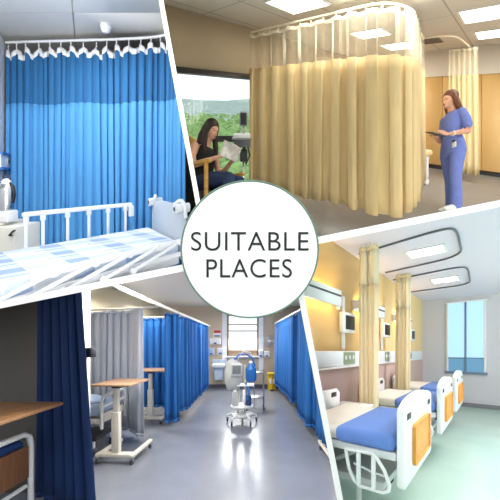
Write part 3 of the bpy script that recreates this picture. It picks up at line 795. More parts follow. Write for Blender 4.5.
for sg in (1, -1):
    x = legx[sg]; mb = MB(); limb(mb, [(x - .05, sg * .085, .045), (x + .06, sg * .09, .045), (x + .155, sg * .095, .034)], [.046, .050, .034])
    for v in mb.bm.verts: v.co.z = max(v.co.z, .002)
    mb.build('shoe', PLAST, nu, raw=NR)
bdg = MB().box((.10, .125, .86), (.118, .185, .93), .004).build('badge', PLAST, nu, raw=NR)
MB().cyl((.108, .15, .945), (.12, .155, .945), .018, 12).build('badge_reel', DKP, bdg, raw=NR)
mb = MB(); mb.tube([(.125, .162 + .028 * math.cos(i * PI / 8), 1.045 + .028 * math.sin(i * PI / 8)) for i in range(16)], .009, 6, closed=True); mb.build('wristwatch', PLAST, nu, raw=NR)
tb = thing('tablet', 'dark-backed tablet held in front of the nurse in blue scrubs', 'tablet', None, world=NB + Vector((-.3, 0, 1.1)))
mb = MB(); mb.prism([(.21, .125, 1.02), (.19, -.055, 1.10), (.36, -.07, 1.155), (.385, .11, 1.075)], (.004, .006, -.013), .003); mb.build('case', DKP, tb, raw=NR)
mb = MB(); mb.prism([(.232, .112, 1.030), (.213, -.044, 1.099), (.340, -.056, 1.1425), (.362, .098, 1.075)], (-.001, -.001, .004)); mb.build('screen', mat('tablet_paper', (226, 228, 232), .4), tb, raw=NR, smooth=False)

# ---- what the window looks out on
mb = MB(); rows = []
rnd = random.Random(4)
for j in range(14):
    Y = 9 * (1.4 ** j); rows.append([])
    for i in range(13):
        X = -Y * .75 + Y * 1.0 * i / 12
        u = CREAM.pq(X, Y)
        rows[-1].append((u.x, u.y, -9 + rnd.uniform(-.02, .02) * Y * .2 + max(0, (Y - 160) * .035)))
mb.grid(rows); hl = struct('hills', mb, mat('hazy_green_hillside', (164, 184, 172), .95, noise=(.15, .3)))  # distance haze is mixed into the hillside colour
mb = MB(); rnd = random.Random(9)
for i in range(620):
    Y = 22 * math.exp(rnd.random() * 2.2); X = Y * rnd.uniform(-.5, .15)
    u = CREAM.pq(X, Y); r = rnd.uniform(.8, 1.7) * (1 + Y * .004)
    g = bmesh.ops.create_icosphere(mb.bm, subdivisions=2, radius=1.0)
    for v in g['verts']: v.co = Vector((u.x, u.y, -9.2 + r * .6)) + Vector((v.co.x * r, v.co.y * r, v.co.z * r * .95)) * rnd.uniform(.78, 1.2)
o = mb.build('forest', mat('tree_foliage', (150, 186, 112), .95, noise=(.7, .35)), smooth=False); tag(o, 'green woodland outside the window behind the reading woman', 'forest', kind='stuff')

# ================================================================== the ward
use(WARD)
H = 2.83
CREAMW = mat('cream_ward_wall', (226, 212, 178), .8); FARW = mat('buff_ward_wall', (206, 190, 168), .8)
mb = MB(); mb.prism([(-5.5, .9, -.06), (2.6, .9, -.06), (2.6, 9.9, -.06), (-5.5, 9.9, -.06)], (0, 0, .06)); struct('floor', mb, mat('grey_polished_floor', (122, 126, 136), .22, noise=(3, .06)), smooth=False)
mb = MB(); mb.prism([(-5.5, .9, H), (2.6, .9, H), (2.6, 9.9, H), (-5.5, 9.9, H)], (0, 0, .06)); struct('ceiling', mb, mat('white_ward_ceiling', (226, 222, 216), .8), smooth=False)
mb = MB(); mb.box((-3.3, 2.9, 0), (-3.15, 9.9, H)); struct('wall_left', mb, CREAMW)
mb = MB(); mb.box((2.2, 2.0, 0), (2.35, 9.9, H)); struct('wall_right', mb, CREAMW)
fx0, fx1, fw0, fw1, FY = -.80, .30, 1.10, 2.55, 9.7
for nm, lo, hi in (('wall_end', (-3.2, FY, 0), (fx0, FY + .18, H)), ('wall_end_right', (fx1, FY, 0), (2.3, FY + .18, H)), ('wall_end_low', (fx0, FY, 0), (fx1, FY + .18, fw0)), ('wall_end_high', (fx0, FY, fw1), (fx1, FY + .18, H))):
    mb = MB(); mb.box(lo, hi); struct(nm, mb, FARW)
mb = MB(); mb.box((-3.1, FY - .02, 0), (2.2, FY - .002, .12)); struct('baseboard_end', mb, mat('grey_skirting', (92, 94, 100), .6))
w = thing('window_1', 'tall sash window with a buff frame at the far end of the ward', 'window', (-.3, FY, fw0)); w['kind'] = 'structure'
BUFF = mat('buff_window_frame', (170, 142, 112), .6)
for nm, lo, hi in (('jamb', (fx0, FY - .03, fw0), (fx0 + .06, FY + .12, fw1)), ('jamb', (fx1 - .06, FY - .03, fw0), (fx1, FY + .12, fw1)), ('bottom_rail', (fx0, FY - .03, fw0), (fx1, FY + .12, fw0 + .20)), ('head', (fx0, FY - .03, fw1 - .06), (fx1, FY + .12, fw1))):
    MB().box(lo, hi, .008).build(nm, BUFF, w)
for z in (1.95, 2.17): MB().box((fx0 + .06, FY + .0, z), (fx1 - .06, FY + .06, z + .035), .006).build('sash_bar', BUFF, w)
MB().box((fx0 - .1, FY - .12, fw0 - .05), (fx1 + .1, FY + .02, fw0), .01).build('sill', WHITE, w)
MB().box((fx0 + .05, FY + .07, fw0 + .1), (fx1 - .05, FY + .08, fw1 - .05)).build('pane', GLASS, w, smooth=False)
for x0, x1 in ((fx0 - .16, fx0), (fx1, fx1 + .16)):
    mb = MB(); mb.box((x0, FY - .05, .6), (x1, FY - .003, H)); struct('trim_1' if x0 < -.5 else 'trim_2', mb, WHITE)

# partition between the first two bays, its end painted white
GREYW = mat('charcoal_partition_wall', (84, 80, 76), .8)
mb = MB(); mb.box((-5.4, 2.9, 0), (-1.80, 3.02, H)); struct('wall_bay', mb, GREYW)
mb = MB(); mb.box((-1.80, 2.88, 0), (-1.735, 3.04, H)); struct('trim_3', mb, mat('off_white_post', (196, 192, 184), .6))
t = thing('wall_socket_box', 'small black box fixed to the white partition end beside the dark navy curtain', 'wall box', (-1.7, 2.9, 1.5))
MB().box((-1.734, 2.89, 1.40), (-1.645, 3.0, 1.50), .008).build('body', BLACK, t)
MB().box((-1.734, 2.87, 1.42), (-1.71, 2.889, 1.54), .006).build('bracket', BLACK, t)

# tracks
TRK = mat('white_track', (206, 204, 198), .4)
TW = 2.085
one('curtain_track', MB().box((-1.345, 1.2, TW), (-1.305, 9.2, TW + .045), .006), TRK, 'long white track along the left bays of the ward', 'curtain track')
one('curtain_track', MB().tube([(1.03, 3.0, 2.21), (1.0, 5.5, 2.21), (.84, 9.3, 2.21)], .024, 8), TRK, 'white track above the blue curtains on the right of the ward', 'curtain track')
one('curtain_track', MB().tube([(-3.14, 4.95, TW + .03), (-1.9, 4.6, TW + .03), (-1.36, 4.3, TW + .03)], .016, 8), TRK, 'white cross track above the grey curtain', 'curtain track')
one('curtain_track', MB().tube([(-3.14, 6.1, TW + .03), (-1.36, 6.1, TW + .03)], .016, 8), TRK, 'white cross track above the set-back blue curtain', 'curtain track')

def ward_curtain(label, path, top, hem, wl, amp, seed, m, group=None, flare=0.0, plain=False):
    d = Drape(path, wl, amp, seed, 2); d.flare = flare
    mx = sum(p[0] for p in path) / len(path); my = sum(p[1] for p in path) / len(path)
    t = thing('ward_curtain', label, 'curtain', (mx, my, hem), group)
    d.sheet(top, top - .05, top, hem, 1).build('header_tape', m, t, solid=.004)
    d.sheet(top - .05, hem if plain else hem + .05, top, hem, 12).build('fabric', m, t, solid=.003)
    if not plain: d.sheet(hem + .05, hem, top, hem, 1).build('hem', m, t, solid=.005)
    n = max(3, int(d.len / .16))
    for i in range(n + 1):
        c, _ = d.at(d.len * i / n); MB().cyl((c.x, c.y, top - .015), (c.x, c.y, top + .009), .008, 6).build('hook', TRK, t)
    return t
NAVY = mat('navy_curtain_cloth', (20, 52, 104), .8, noise=(20, .08, (1, 1, .1)))
WBLUE = mat('royal_blue_curtain_cloth', (38, 112, 186), .8, noise=(20, .06, (1, 1, .1)), trans=.15)
GCLOTH = mat('silver_grey_curtain_cloth', (206, 212, 228), .8, noise=(20, .05, (1, 1, .1)), trans=.1)
ward_curtain('dark navy curtain gathered beside the charcoal wall of the first bay', [(-1.99, 2.66), (-1.80, 2.56), (-1.58, 2.45), (-1.435, 2.38)], TW - .01, .12, .115, .05, 21, NAVY, flare=.21)
ward_curtain('pale silver-grey curtain hanging behind the bed of the second bay', [(-3.1, 4.92), (-2.4, 4.74), (-1.95, 4.62), (-1.76, 4.42), (-1.66, 4.24)], TW + .0, .12, .15, .045, 22, GCLOTH)
GB = 'blue curtains along the left bays'
ward_curtain('blue cross curtain set back behind the second overbed table', [(-3.1, 6.1), (-2.2, 6.1), (-1.40, 6.1)], TW, .16, .15, .04, 23, WBLUE, GB)
ward_curtain('blue curtain bunched at the track next to the second overbed table', [(-1.50, 4.92), (-1.38, 4.96), (-1.33, 5.04), (-1.325, 5.14)], TW - .01, .15, .10, .05, 24, WBLUE, GB)
ward_curtain('wide blue curtain farther along the left track', [(-1.42, 5.55), (-1.33, 5.62), (-1.325, 6.4), (-1.325, 6.95)], TW - .01, .2, .16, .055, 25, WBLUE, GB)
ward_curtain('last blue curtain at the far end of the left track', [(-1.325, 7.15), (-1.325, 8.0), (-1.325, 8.75)], TW - .01, .2, .16, .055, 26, WBLUE, GB)
GR = 'blue curtains on the right of the ward'
ward_curtain('far blue curtain on the right track near the yellow bin', [(.84, 9.0), (.95, 6.9), (.99, 6.05)], 2.165, .24, .2, .06, 27, WBLUE, GR)
ward_curtain('middle blue curtain on the right track of the ward', [(1.0, 5.7), (1.01, 5.0), (1.02, 4.55)], 2.165, .15, .16, .06, 28, WBLUE, GR)
ward_curtain('nearest blue curtain on the right track, in front of a wheeled white base', [(1.03, 4.25), (1.04, 3.7), (1.05, 3.05)], 2.165, .17, .15, .04, 29, WBLUE, GR, plain=True)

# overbed tables
TWOOD = wood_mat('beech_table_top', (180, 146, 116), (166, 130, 100), (14, 1, 1), .45)
def caster(parent, c, xf=None, r=.036):
    k = MB().cyl((c[0] - .014, c[1], c[2] + r), (c[0] + .014, c[1], c[2] + r), r, 14).build('caster', RUBBER, parent, xf=xf)
    MB().box((c[0] - .02, c[1] - .018, c[2] + r), (c[0] + .02, c[1] + .018, c[2] + 2 * r + .012), .005).build('caster_fork', STEEL, k, xf=xf)
def overbed(base, rz, label, top=(-.27, -.12, .235, .50), wood=None, hgt=1.03, group=None):
    t = thing('overbed_table', label, 'table', base, group); xf = place(base, rz)
    mb = MB(); mb.box((top[0], top[1], hgt - .03), (top[2], top[3], hgt), .012, 2); mb.build('table_top', wood or TWOOD, t, xf=xf)
    MB().box((-.055, -.02, hgt - .065), (.055, .34, hgt - .031), .008).build('top_bracket', DKP, t, xf=xf)
    MB().box((-.05, -.035, .12), (.05, .045, .66), .012).build('column', CRMETAL, t, xf=xf)
    MB().box((-.036, -.024, .64), (.036, .034, hgt - .066), .008).build('column_slide', CRMETAL, t, xf=xf)
    fr = MB().box((-.25, -.05, .085), (.25, .05, .135), .012).build('base_bar', CRMETAL, t, xf=xf)
    for sg in (-1, 1):
        lg = MB().box((sg * .225 - .028, -.06, .085), (sg * .225 + .028, .56, .13), .012).build('leg', CRMETAL, t, xf=xf)
        caster(lg, (sg * .225, -.035, 0), xf); caster(lg, (sg * .225, .53, 0), xf)
    return t
GT = 'wheeled overbed tables'
overbed((-1.73, 3.62, 0), -.06, 'beech-topped overbed table with cream column standing before the grey curtain', group=GT)
overbed((-1.92, 5.40, 0), -.06, 'farther overbed table with cream column beside the bunched blue curtain', top=(-.32, -.12, .36, .5), group=GT)
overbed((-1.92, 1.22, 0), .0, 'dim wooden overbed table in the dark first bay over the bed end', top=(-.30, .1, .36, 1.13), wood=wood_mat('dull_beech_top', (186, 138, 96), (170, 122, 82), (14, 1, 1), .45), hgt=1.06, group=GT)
overbed((1.25, 3.56, 0), 0, 'overbed table behind the nearest right blue curtain, only its wheeled base showing', top=(-.10, -.1, .45, .45), group=GT)

# beds of the first and second bays
def ward_bed(label, base, L, Wd, sheet, foot=False):
    """base: foot-end middle; bed runs to -x"""
    t = thing('ward_bed', label, 'bed', base); xf = place(base, 0); h = Wd / 2
    MB().box((-L, -h, .56), (-.04, h, .70), .04, 3).build('mattress', sheet, t, xf=xf)
    MB().box((-L, -h + .03, .46), (-.02, h - .03, .53), .01).build('frame', CRMETAL, t, xf=xf)
    MB().box((-L + .2, -h + .08, .20), (-.12, h - .08, .26), .01).build('under_frame', DKP, t, xf=xf)
    MB().tube([(-.3, -h + .1, .23), (-.55, -h + .1, .47)], .02, 8).build('lift_arm', WMETAL, t, xf=xf)
    MB().tube([(-.3, h - .1, .23), (-.55, h - .1, .47)], .02, 8).build('lift_arm', WMETAL, t, xf=xf)
    for sg in (-1, 1):
        lg = MB().tube([(-.16, sg * (h - .1), .22), (-.16, sg * (h - .1), .10)], .018, 8).build('leg', WMETAL, t, xf=xf); caster(lg, (-.16, sg * (h - .1), 0), xf, .05)
    return t, xf, h
SHEETB = mat('pale_blue_sheet', (172, 192, 222), .85, noise=(4, .08))
bd2, xf, hh = ward_bed('bed with pale blue sheet in front of the grey curtain behind the nearer overbed table', (-1.98, 4.08, 0), 1.1, .68, SHEETB)
fbd = MB().tube([(.0, -hh, .40), (.0, -hh, .78), (.0, -hh + .06, .84), (.0, hh - .06, .84), (.0, hh, .78), (.0, hh, .40)], .02, 10).build('foot_rail', WMETAL, bd2, xf=xf)
MB().box((-.012, -hh + .03, .50), (.012, hh - .03, .60), .006).build('foot_panel', CRMETAL, fbd, xf=xf)
MB().box((-.012, -hh + .03, .68), (.012, hh - .03, .71), .006).build('cross_bar', WMETAL, fbd, xf=xf)
MB().box((-.9, -hh - .035, .50), (-.06, -hh - .01, .545), .008).build('side_bar', CRMETAL, bd2, xf=xf)
MB().ball((-.45, -.05, .73), (.34, .26, .07), 18).build('blanket', SHEETB, bd2, xf=xf)
bd1, xf, hh = ward_bed('dark bay bed end with white tube, wooden panel and blue mattress', (-1.80, 1.86, .06), .85, .88, mat('dark_blue_mattress', (38, 72, 140), .7))
MB().tube([(0, -hh, .30), (0, -hh, .72), (0, -hh + .05, .76), (0, hh - .07, .76), (0, hh - .015, .73), (0, hh, .66), (0, hh, .15)], .022, 10).build('foot_tube', WMETAL, bd1, xf=xf)
MB().box((-.015, -hh + .04, .40), (.01, hh - .03, .66), .006).build('foot_panel', wood_mat('walnut_panel', (142, 98, 66), (124, 82, 54), (1, 14, 1), .5), bd1, xf=xf)
MB().tube([(.0, -hh, .34), (.0, hh - .05, .34)], .016, 8).build('lower_tube', WMETAL, bd1, xf=xf)
MB().box((.01, -.05, .2), (.1, .06, .235), .01).build('foot_pedal', CRMETAL, bd1, xf=xf)

# far wall: sink, dispensers, notices, fan, bin
yb = FY - .003
def far(a, b, out=0.0): return WARD.at_Y(a, b, yb - out)
def far_box(a0, a1, b0, b1, depth, off=0.0):
    lo = far(a0, b1); hi = far(a1, b0)
    return (lo.x, yb - off - depth, lo.z), (hi.x, yb - off, hi.z)
s_ = thing('wash_basin', 'white wash basin unit with splash panel under the dispensers at the far wall', 'basin', (-1.05, yb - .2, .3))
MB().box((-1.30, yb - .06, .55), (-.82, yb - .002, .98), .01).build('splash_panel', mat('pale_blue_panel', (196, 214, 232), .4), s_)
mb = MB(); mb.box((-1.28, yb - .42, .72), (-.84, yb - .06, .86), .05, 3); mb.build('bowl', PLAST, s_)
MB().box((-1.2, yb - .30, .30), (-.92, yb - .06, .72), .02).build('pedestal', mat('pale_blue_panel_lower', (190, 208, 228), .4), s_)
tp2 = MB().tube([(-1.06, yb - .06, .93), (-1.06, yb - .16, .95), (-1.06, yb - .18, .90)], .012, 8).build('tap', CHROME, s_)
RED = mat('notice_red', (186, 58, 62), .6); DB = mat('notice_blue', (84, 108, 160), .6)
t = thing('notice', 'white notice with red band high on the far wall left of the window', 'notice', far(217, 334))
lo, hi = far_box(213.5, 221, 330, 337.5, .008); MB().box(lo, hi).build('sheet', PLAST, t, smooth=False)
lo, hi = far_box(213.8, 220.7, 330.3, 333, .003, .008); MB().box(lo, hi).build('red_band', RED, t, smooth=False)
lo, hi = far_box(214.2, 220.3, 335.2, 336.8, .003, .008); MB().box(lo, hi).build('blue_band', DB, t, smooth=False)
def dispenser(px, label, m=None):
    lo, hi = far_box(*px, .12); t = thing('dispenser', label, 'dispenser', ((lo[0] + hi[0]) / 2, yb - .06, lo[2]), 'wall dispensers by the basin and window')
    MB().box(lo, hi, .02, 3).build('case', m or PLAST, t)
    mx_ = (lo[0] + hi[0]) / 2
    MB().box((mx_ - .05, lo[1] - .012, lo[2] + .02), (mx_ + .05, lo[1] - .001, lo[2] + .07), .004).build('spout', DB, t)
dispenser((210, 221, 338.5, 344.5), 'wide white towel dispenser above the wash basin')
dispenser((209, 214.5, 348, 355), 'bluish soap dispenser at the left above the wash basin', mat('pale_blue_case', (176, 196, 226), .4))
dispenser((217.5, 224, 348, 354.5), 'small white soap dispenser between the basin and the window', None)
dispenser((258.5, 263, 350, 357), 'white glove dispenser immediately right of the far window')
dispenser((264, 269.5, 351, 357), 'white dispenser below the wall fan')
t = thing('wall_fan', 'round white wall fan right of the far window', 'fan', far(269, 340))
c = far(269.3, 341, .16)
MB().tube([(c.x, yb, c.z - .15), (c.x, yb - .08, c.z - .08), (c.x, yb - .13, c.z)], .022, 8).build('arm', PLAST, t)
MB().cyl((c.x, yb - .12, c.z), (c.x, yb - .20, c.z), .055, 14).build('motor', PLAST, t)
for r in (.07, .12, .17, .20):
    MB().tube([(c.x + r * math.cos(i * PI / 14), c.y - .02 - .05 * (1 - r / .2), c.z + r * math.sin(i * PI / 14)) for i in range(28)], .006, 6, closed=True).build('guard_ring', GREYP, t)
for k in range(3):
    a = k * 2 * PI / 3; mb = MB(); mb.prism([(c.x, c.y - .01, c.z), (c.x + .16 * math.cos(a - .3), c.y - .03, c.z + .16 * math.sin(a - .3)), (c.x + .17 * math.cos(a + .3), c.y, c.z + .17 * math.sin(a + .3))], (0, .006, 0)); mb.build('blade', mat('pale_blade', (206, 212, 222), .4), t)
YEL = mat('yellow_bin_plastic', (226, 186, 34), .45)
t = thing('clinical_waste_bin', 'yellow clinical waste bin standing against the far wall by the right curtain', 'bin', (.72, 9.3, 0))
MB().loft([((.72, 9.25, .0), (.13, 0, 0), (0, .13, 0)), ((.72, 9.25, .50), (.155, 0, 0), (0, .15, 0))], 4).build('body', YEL, t, smooth=False)
MB().box((.58, 9.1, .51), (.87, 9.42, .57), .02).build('lid', YEL, t)
MB().box((.63, 9.135, .22), (.80, 9.15, .38), .004).build('label_sheet', PLAST, t)
MB().box((.66, 9.02, .0), (.78, 9.11, .04), .006).build('pedal', DKP, t)

# equipment trolley in the aisle
TX, TY = -.16, 5.45
t = thing('equipment_trolley', 'white wheeled equipment trolley with bags and blue bottle standing in the ward aisle', 'medical trolley', (TX, TY, 0)); xf = place((TX, TY, 0), 0)
BOTB = mat('blue_bottle', (44, 116, 196), .35); GREYL = mat('light_grey_plastic', (198, 200, 200), .4)
for k in range(5):
    a = k * 2 * PI / 5 + .3; lg = MB().tube([(.04 * math.cos(a), .04 * math.sin(a), .2), (.18 * math.cos(a), .18 * math.sin(a), .17), (.30 * math.cos(a), .30 * math.sin(a), .12)], .022, 8).build('leg', WMETAL, t, xf=xf)
    caster(lg, (.30 * math.cos(a), .30 * math.sin(a), 0), xf, .042)
MB().lathe((0, 0, .13), [(.20, 0), (.215, .02), (.20, .05), (.06, .07)], 22).build('base_plate', GREYL, t, xf=xf)
MB().lathe((0, 0, .31), [(.21, 0), (.22, .01), (.22, .03), (.20, .04)], 22).build('lower_tray', WMETAL, t, xf=xf)
for sx_ in (-.07, .06): MB().tube([(sx_, -.02, .2), (sx_, -.02, 1.12)], .022, 10).build('post', CRMETAL, t, xf=xf)
MB().box((-.13, -.12, .72), (.24, .14, .75), .01).build('shelf', WMETAL, t, xf=xf)
mb = MB(); mb.lathe((-.17, 0, .62), [(.02, 0), (.12, .04), (.165, .18), (.17, .38), (.13, .55), (.05, .62)], 18); mb.build('bag', mat('translucent_grey_bag', (196, 198, 194), .45), t, xf=xf)
MB().box((-.20, -.20, .92), (.02, -.1, 1.16), .03, 3).build('monitor_unit', GREYL, t, xf=xf)
MB().box((-.17, -.21, .97), (-.01, -.199, 1.13), .004).build('screen', mat('dull_screen', (120, 126, 126), .3), t, xf=xf)
bt = MB().lathe((.18, -.03, .80), [(.07, 0), (.105, .04), (.105, .24), (.06, .31), (.03, .36)], 18).build('bottle', BOTB, t, xf=xf)
MB().lathe((.18, -.03, 1.16), [(.035, 0), (.035, .03), (.02, .04)], 12).build('bottle_cap', WHITE, bt, xf=xf)
MB().tube([(-.16, -.04, 1.2), (-.05, -.06, 1.33), (.08, -.05, 1.34), (.2, -.04, 1.26), (.26, -.04, 1.1)], .016, 8).build('hose', BOTB, t, xf=xf)
MB().tube([(-.10, .05, 1.18), (.02, .05, 1.39), (.16, .05, 1.36), (.22, .05, 1.2)], .016, 8).build('hose', GREYL, t, xf=xf)
MB().tube([(.08, -.07, .78), (.15, -.14, .62), (.10, -.12, .48), (.16, -.08, .38)], .022, 8).build('tubing', BOTB, t, xf=xf)
MB().lathe((.13, -.08, .36), [(.05, 0), (.06, .02), (.055, .18), (.03, .2)], 14).build('canister', mat('deep_blue_canister', (36, 70, 130), .4), t, xf=xf)
MB().lathe((-.12, -.1, .36), [(.06, 0), (.065, .02), (.05, .26), (.02, .3)], 14).build('canister', GREYL, t, xf=xf)
MB().box((.02, -.17, .42), (.075, -.10, .66), .01).build('hanging_cover', WHITE, t, xf=xf)
MB().tube([(.24, -.08, .74), (.24, -.08, .3)], .010, 8).build('side_post', STEEL, t, xf=xf)
t = thing('dressing_trolley', 'slim steel trolley standing right behind the equipment trolley', 'trolley', (.06, 6.6, 0)); xf = place((.12, 6.6, 0), 0)
for a in (-.2, .2):
    for b in (-.16, .16):
        lg = MB().tube([(a, b, .07), (a, b, .9)], .012, 8).build('leg', STEEL, t, xf=xf); caster(lg, (a, b, 0), xf, .032)
for z in (.28, .85): MB().box((-.21, -.17, z), (.21, .17, z + .02), .004).build('shelf', STEEL, t, xf=xf)

# ================================================================== the yellow suite
use(SUITE)
H = 2.77; WQ = -1.539; EP = 8.89
YW = mat('warm_yellow_wall', (242, 210, 152), .8); MAUVE = mat('rose_brown_panel', (210, 180, 170), .7); COOLW = mat('cool_white_wall', (218, 216, 224), .75)
mb = MB(); mb.box((-.5, WQ - .15, 0), (EP, WQ, H)); struct('wall_left', mb, YW)
mb = MB(); mb.box((-.5, WQ, 0), (EP, WQ + .012, 1.2)); struct('trim_dado', mb, MAUVE)
mb = MB(); mb.box((EP, WQ - .2, 0), (EP + .15, 9, H)); struct('wall_end', mb, COOLW)
mb = MB(); mb.box((EP - .02, WQ, 0), (EP - .001, 9, .1)); struct('baseboard_end', mb, mat('grey_baseboard', (140, 140, 146), .6))
mb = MB(); mb.prism([(-.5, -3, -.06), (9.2, -3, -.06), (9.2, 9, -.06), (-.5, 9, -.06)], (0, 0, .06)); struct('floor', mb, mat('mint_vinyl_floor', (190, 220, 206), .22, noise=(2, .04)), smooth=False)
mb = MB(); mb.prism([(-.5, -3, H), (9.2, -3, H), (9.2, 9, H), (-.5, 9, H)], (0, 0, .06)); struct('ceiling', mb, mat('smooth_white_ceiling', (228, 223, 240), .7), smooth=False)

# end window with two roller blinds
w0 = SUITE.at_p(447.5, 371, EP); w1 = SUITE.at_p(485, 300.5, EP)
w = thing('window_1', 'tall window with two pale blue roller blinds on the end wall', 'window', (EP, w0.y, w0.z)); w['kind'] = 'structure'
FRG = mat('grey_window_frame', (120, 138, 164), .5); qa, qb, za, zb = w0.y, w1.y, w0.z, w1.z; qm = (qa + qb) / 2
MB().box((EP - .05, qa - .05, za - .06), (EP - .002, qb + .05, za), .008).build('bottom_frame', FRG, w)
MB().box((EP - .04, qa - .05, zb), (EP - .002, qb + .05, zb + .04), .006).build('head_frame', WHITE, w)
for q in (qa, qm, qb): MB().box((EP - .045, q - .022, za), (EP - .002, q + .022, zb), .006).build('frame_post', FRG if q == qm else WHITE, w)
BL = mat('pale_blue_blind_glow', (170, 214, 240), .7, emit=((186, 222, 246), .6)); BL2 = mat('blue_lower_pane_glow', (118, 170, 208), .4, emit=((120, 176, 216), .22))  # emission stands in for daylight behind the blinds and lower panes
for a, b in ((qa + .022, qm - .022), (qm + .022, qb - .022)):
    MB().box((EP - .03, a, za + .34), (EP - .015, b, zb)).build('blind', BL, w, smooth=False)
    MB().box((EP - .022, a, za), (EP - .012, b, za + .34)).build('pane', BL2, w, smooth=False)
MB().box((EP - .04, qa, za + .33), (EP - .02, qb, za + .36), .004).build('blind_bar', FRG, w)

# ceiling lights and tracks
SLAMP = mat('cool_lamp_diffuser', (255, 255, 255), .5, emit=((248, 250, 255), 5.0))
GL = 'slim ceiling lights inside the curtain tracks'
panel_light([(409, 253.5), (412, 257.5), (444.6, 248.4), (441.5, 244.3)], 'slim ceiling light inside the larger nearer curtain track', GL, H, PLAST, SLAMP)
panel_light([(432, 280.4), (434.5, 283), (458, 278.4), (456, 275.8)], 'slim ceiling light inside the smaller farther curtain track', GL, H, PLAST, SLAMP)
TRG = mat('grey_curtain_track', (96, 102, 112), .4)
def loop(px):
    pts = [RM.at_w(a, b, H - .014) for a, b in px]
    p0 = pts[0].copy(); p0 = pts[0] + (pts[0] - pts[1]).normalized() * .02
    out = [pts[0]]
    for i in range(1, len(pts) - 1):
        a, b, c_ = pts[i - 1], pts[i], pts[i + 1]
        k = min(.45, .32 / max(.01, (b - a).length)), min(.45, .32 / max(.01, (c_ - b).length))
        s_, e_ = b.lerp(a, k[0]), b.lerp(c_, k[1])
        for t_ in range(6):
            u = t_ / 5; out.append(s_ * (1 - u) ** 2 + b * 2 * u * (1 - u) + e_ * u * u)
    return out + [pts[-1]]
for px, lb in ((((359, 253.9), (444, 228.5), (457, 229), (462.5, 255.5), (385.6, 272.8)), 'larger grey looped curtain track on the suite ceiling nearest the bed with the guard rail'),
               (((393, 280.2), (460, 266.6), (468, 268), (470.5, 284), (409, 292.3)), 'smaller grey looped curtain track on the suite ceiling nearer the window')):
    one('curtain_track', MB().tube(loop(px), .013, 8), TRG, lb, 'curtain track')

# per bed space: wall light, monitor, service panel
LEDM = mat('warm_light_strip', (255, 226, 160), .5, emit=((255, 214, 140), 16.0))
GLR = mat('dark_slot', (52, 56, 64), .4)
def wall_light(label):
    t = thing('wall_light', label, 'wall light', (2.2, WQ, 1.95), 'wall lights above the suite beds')
    MB().box((2.15, WQ + .013, 1.985), (3.26, WQ + .09, 2.115), .006).build('back_box', PLAST, t)
    MB().box((2.15, WQ + .091, 1.94), (3.28, WQ + .13, 2.13), .008).build('body', PLAST, t)
    MB().box((2.17, WQ + .131, 2.05), (3.26, WQ + .134, 2.072)).build('slot', GLR, t, smooth=False)
    MB().box((2.2, WQ + .03, 1.976), (3.23, WQ + .075, 1.984)).build('lower_diffuser', LEDM, t, smooth=False)
    MB().box((2.2, WQ + .03, 2.116), (3.23, WQ + .075, 2.123)).build('upper_diffuser', LEDM, t, smooth=False)
    MB().box((3.20, WQ + .095, 1.90), (3.25, WQ + .125, 1.939), .006).build('switch_box', PLAST, t)
    return t
o1 = wall_light('long white wall light, the largest one nearest the round sign')
dup(o1, (1.75, 0, 0), 'white wall light seen between the two hanging cream curtains')
dup(o1, (3.76, 0, 0), 'smallest white wall light beyond both hanging cream curtains')
def wall_monitor(label):
    t = thing('wall_monitor', label, 'monitor', (3.57, WQ, 1.7), 'monitors on wall rails above the suite beds')
    MB().box((3.53, WQ + .013, 1.42), (3.61, WQ + .035, 2.12), .008).build('wall_rail', PLAST, t)
    MB().box((3.545, WQ + .036, 1.70), (3.595, WQ + .055, 1.80), .008).build('arm', PLAST, t)
    h_ = MB().box((3.37, WQ + .056, 1.635), (3.76, WQ + .112, 1.895), .014).build('housing', PLAST, t)
    MB().box((3.44, WQ + .113, 1.675), (3.735, WQ + .117, 1.855), .002).build('screen', BLACK, h_)
    return t
o2 = wall_monitor('black-screened monitor on a white wall rail, largest and nearest the round sign')
dup(o2, (1.65, 0, 0), 'black-screened monitor between the two hanging cream curtains')
dup(o2, (3.66, 0, 0), 'smallest black-screened monitor beyond both cream curtains')
SOCK = mat('green_socket_panel', (150, 166, 132), .5); SOCKB = mat('blue_socket_panel', (96, 136, 196), .5)
def service(p0, p1, s0, s1, m, label):
    t = thing('service_panel', label, 'wall panel', ((p0 + p1) / 2, WQ, 1.2), 'white bed-head service panels along the suite wall')
    MB().box((p0, WQ + .013, 1.205), (p1, WQ + .07, 1.40), .006).build('body', PLAST, t)
    MB().box((p0, WQ + .013, 1.185), (p1, WQ + .085, 1.204), .004).build('ledge', WHITE, t)
    sp_ = MB().box((s0, WQ + .071, 1.225), (s1, WQ + .078, 1.385), .002).build('socket_plate', m, t)
    for i in range(3):
        a = s0 + (s1 - s0) * (i + .5) / 3; MB().box((a - .025, WQ + .079, 1.29), (a + .025, WQ + .083, 1.34), .001).build('socket', DKP if m is SOCKB else PLAST, sp_)
service(.6, 3.88, 3.47, 3.84, SOCK, 'white service panel with green sockets at the bed with the guard rail')
service(3.89, 5.60, 5.24, 5.50, SOCK, 'white service panel with grey-green sockets between the cream curtains')
service(5.61, 8.5, 6.9, 7.25, SOCKB, 'white service panel with blue sockets beyond the cream curtains')

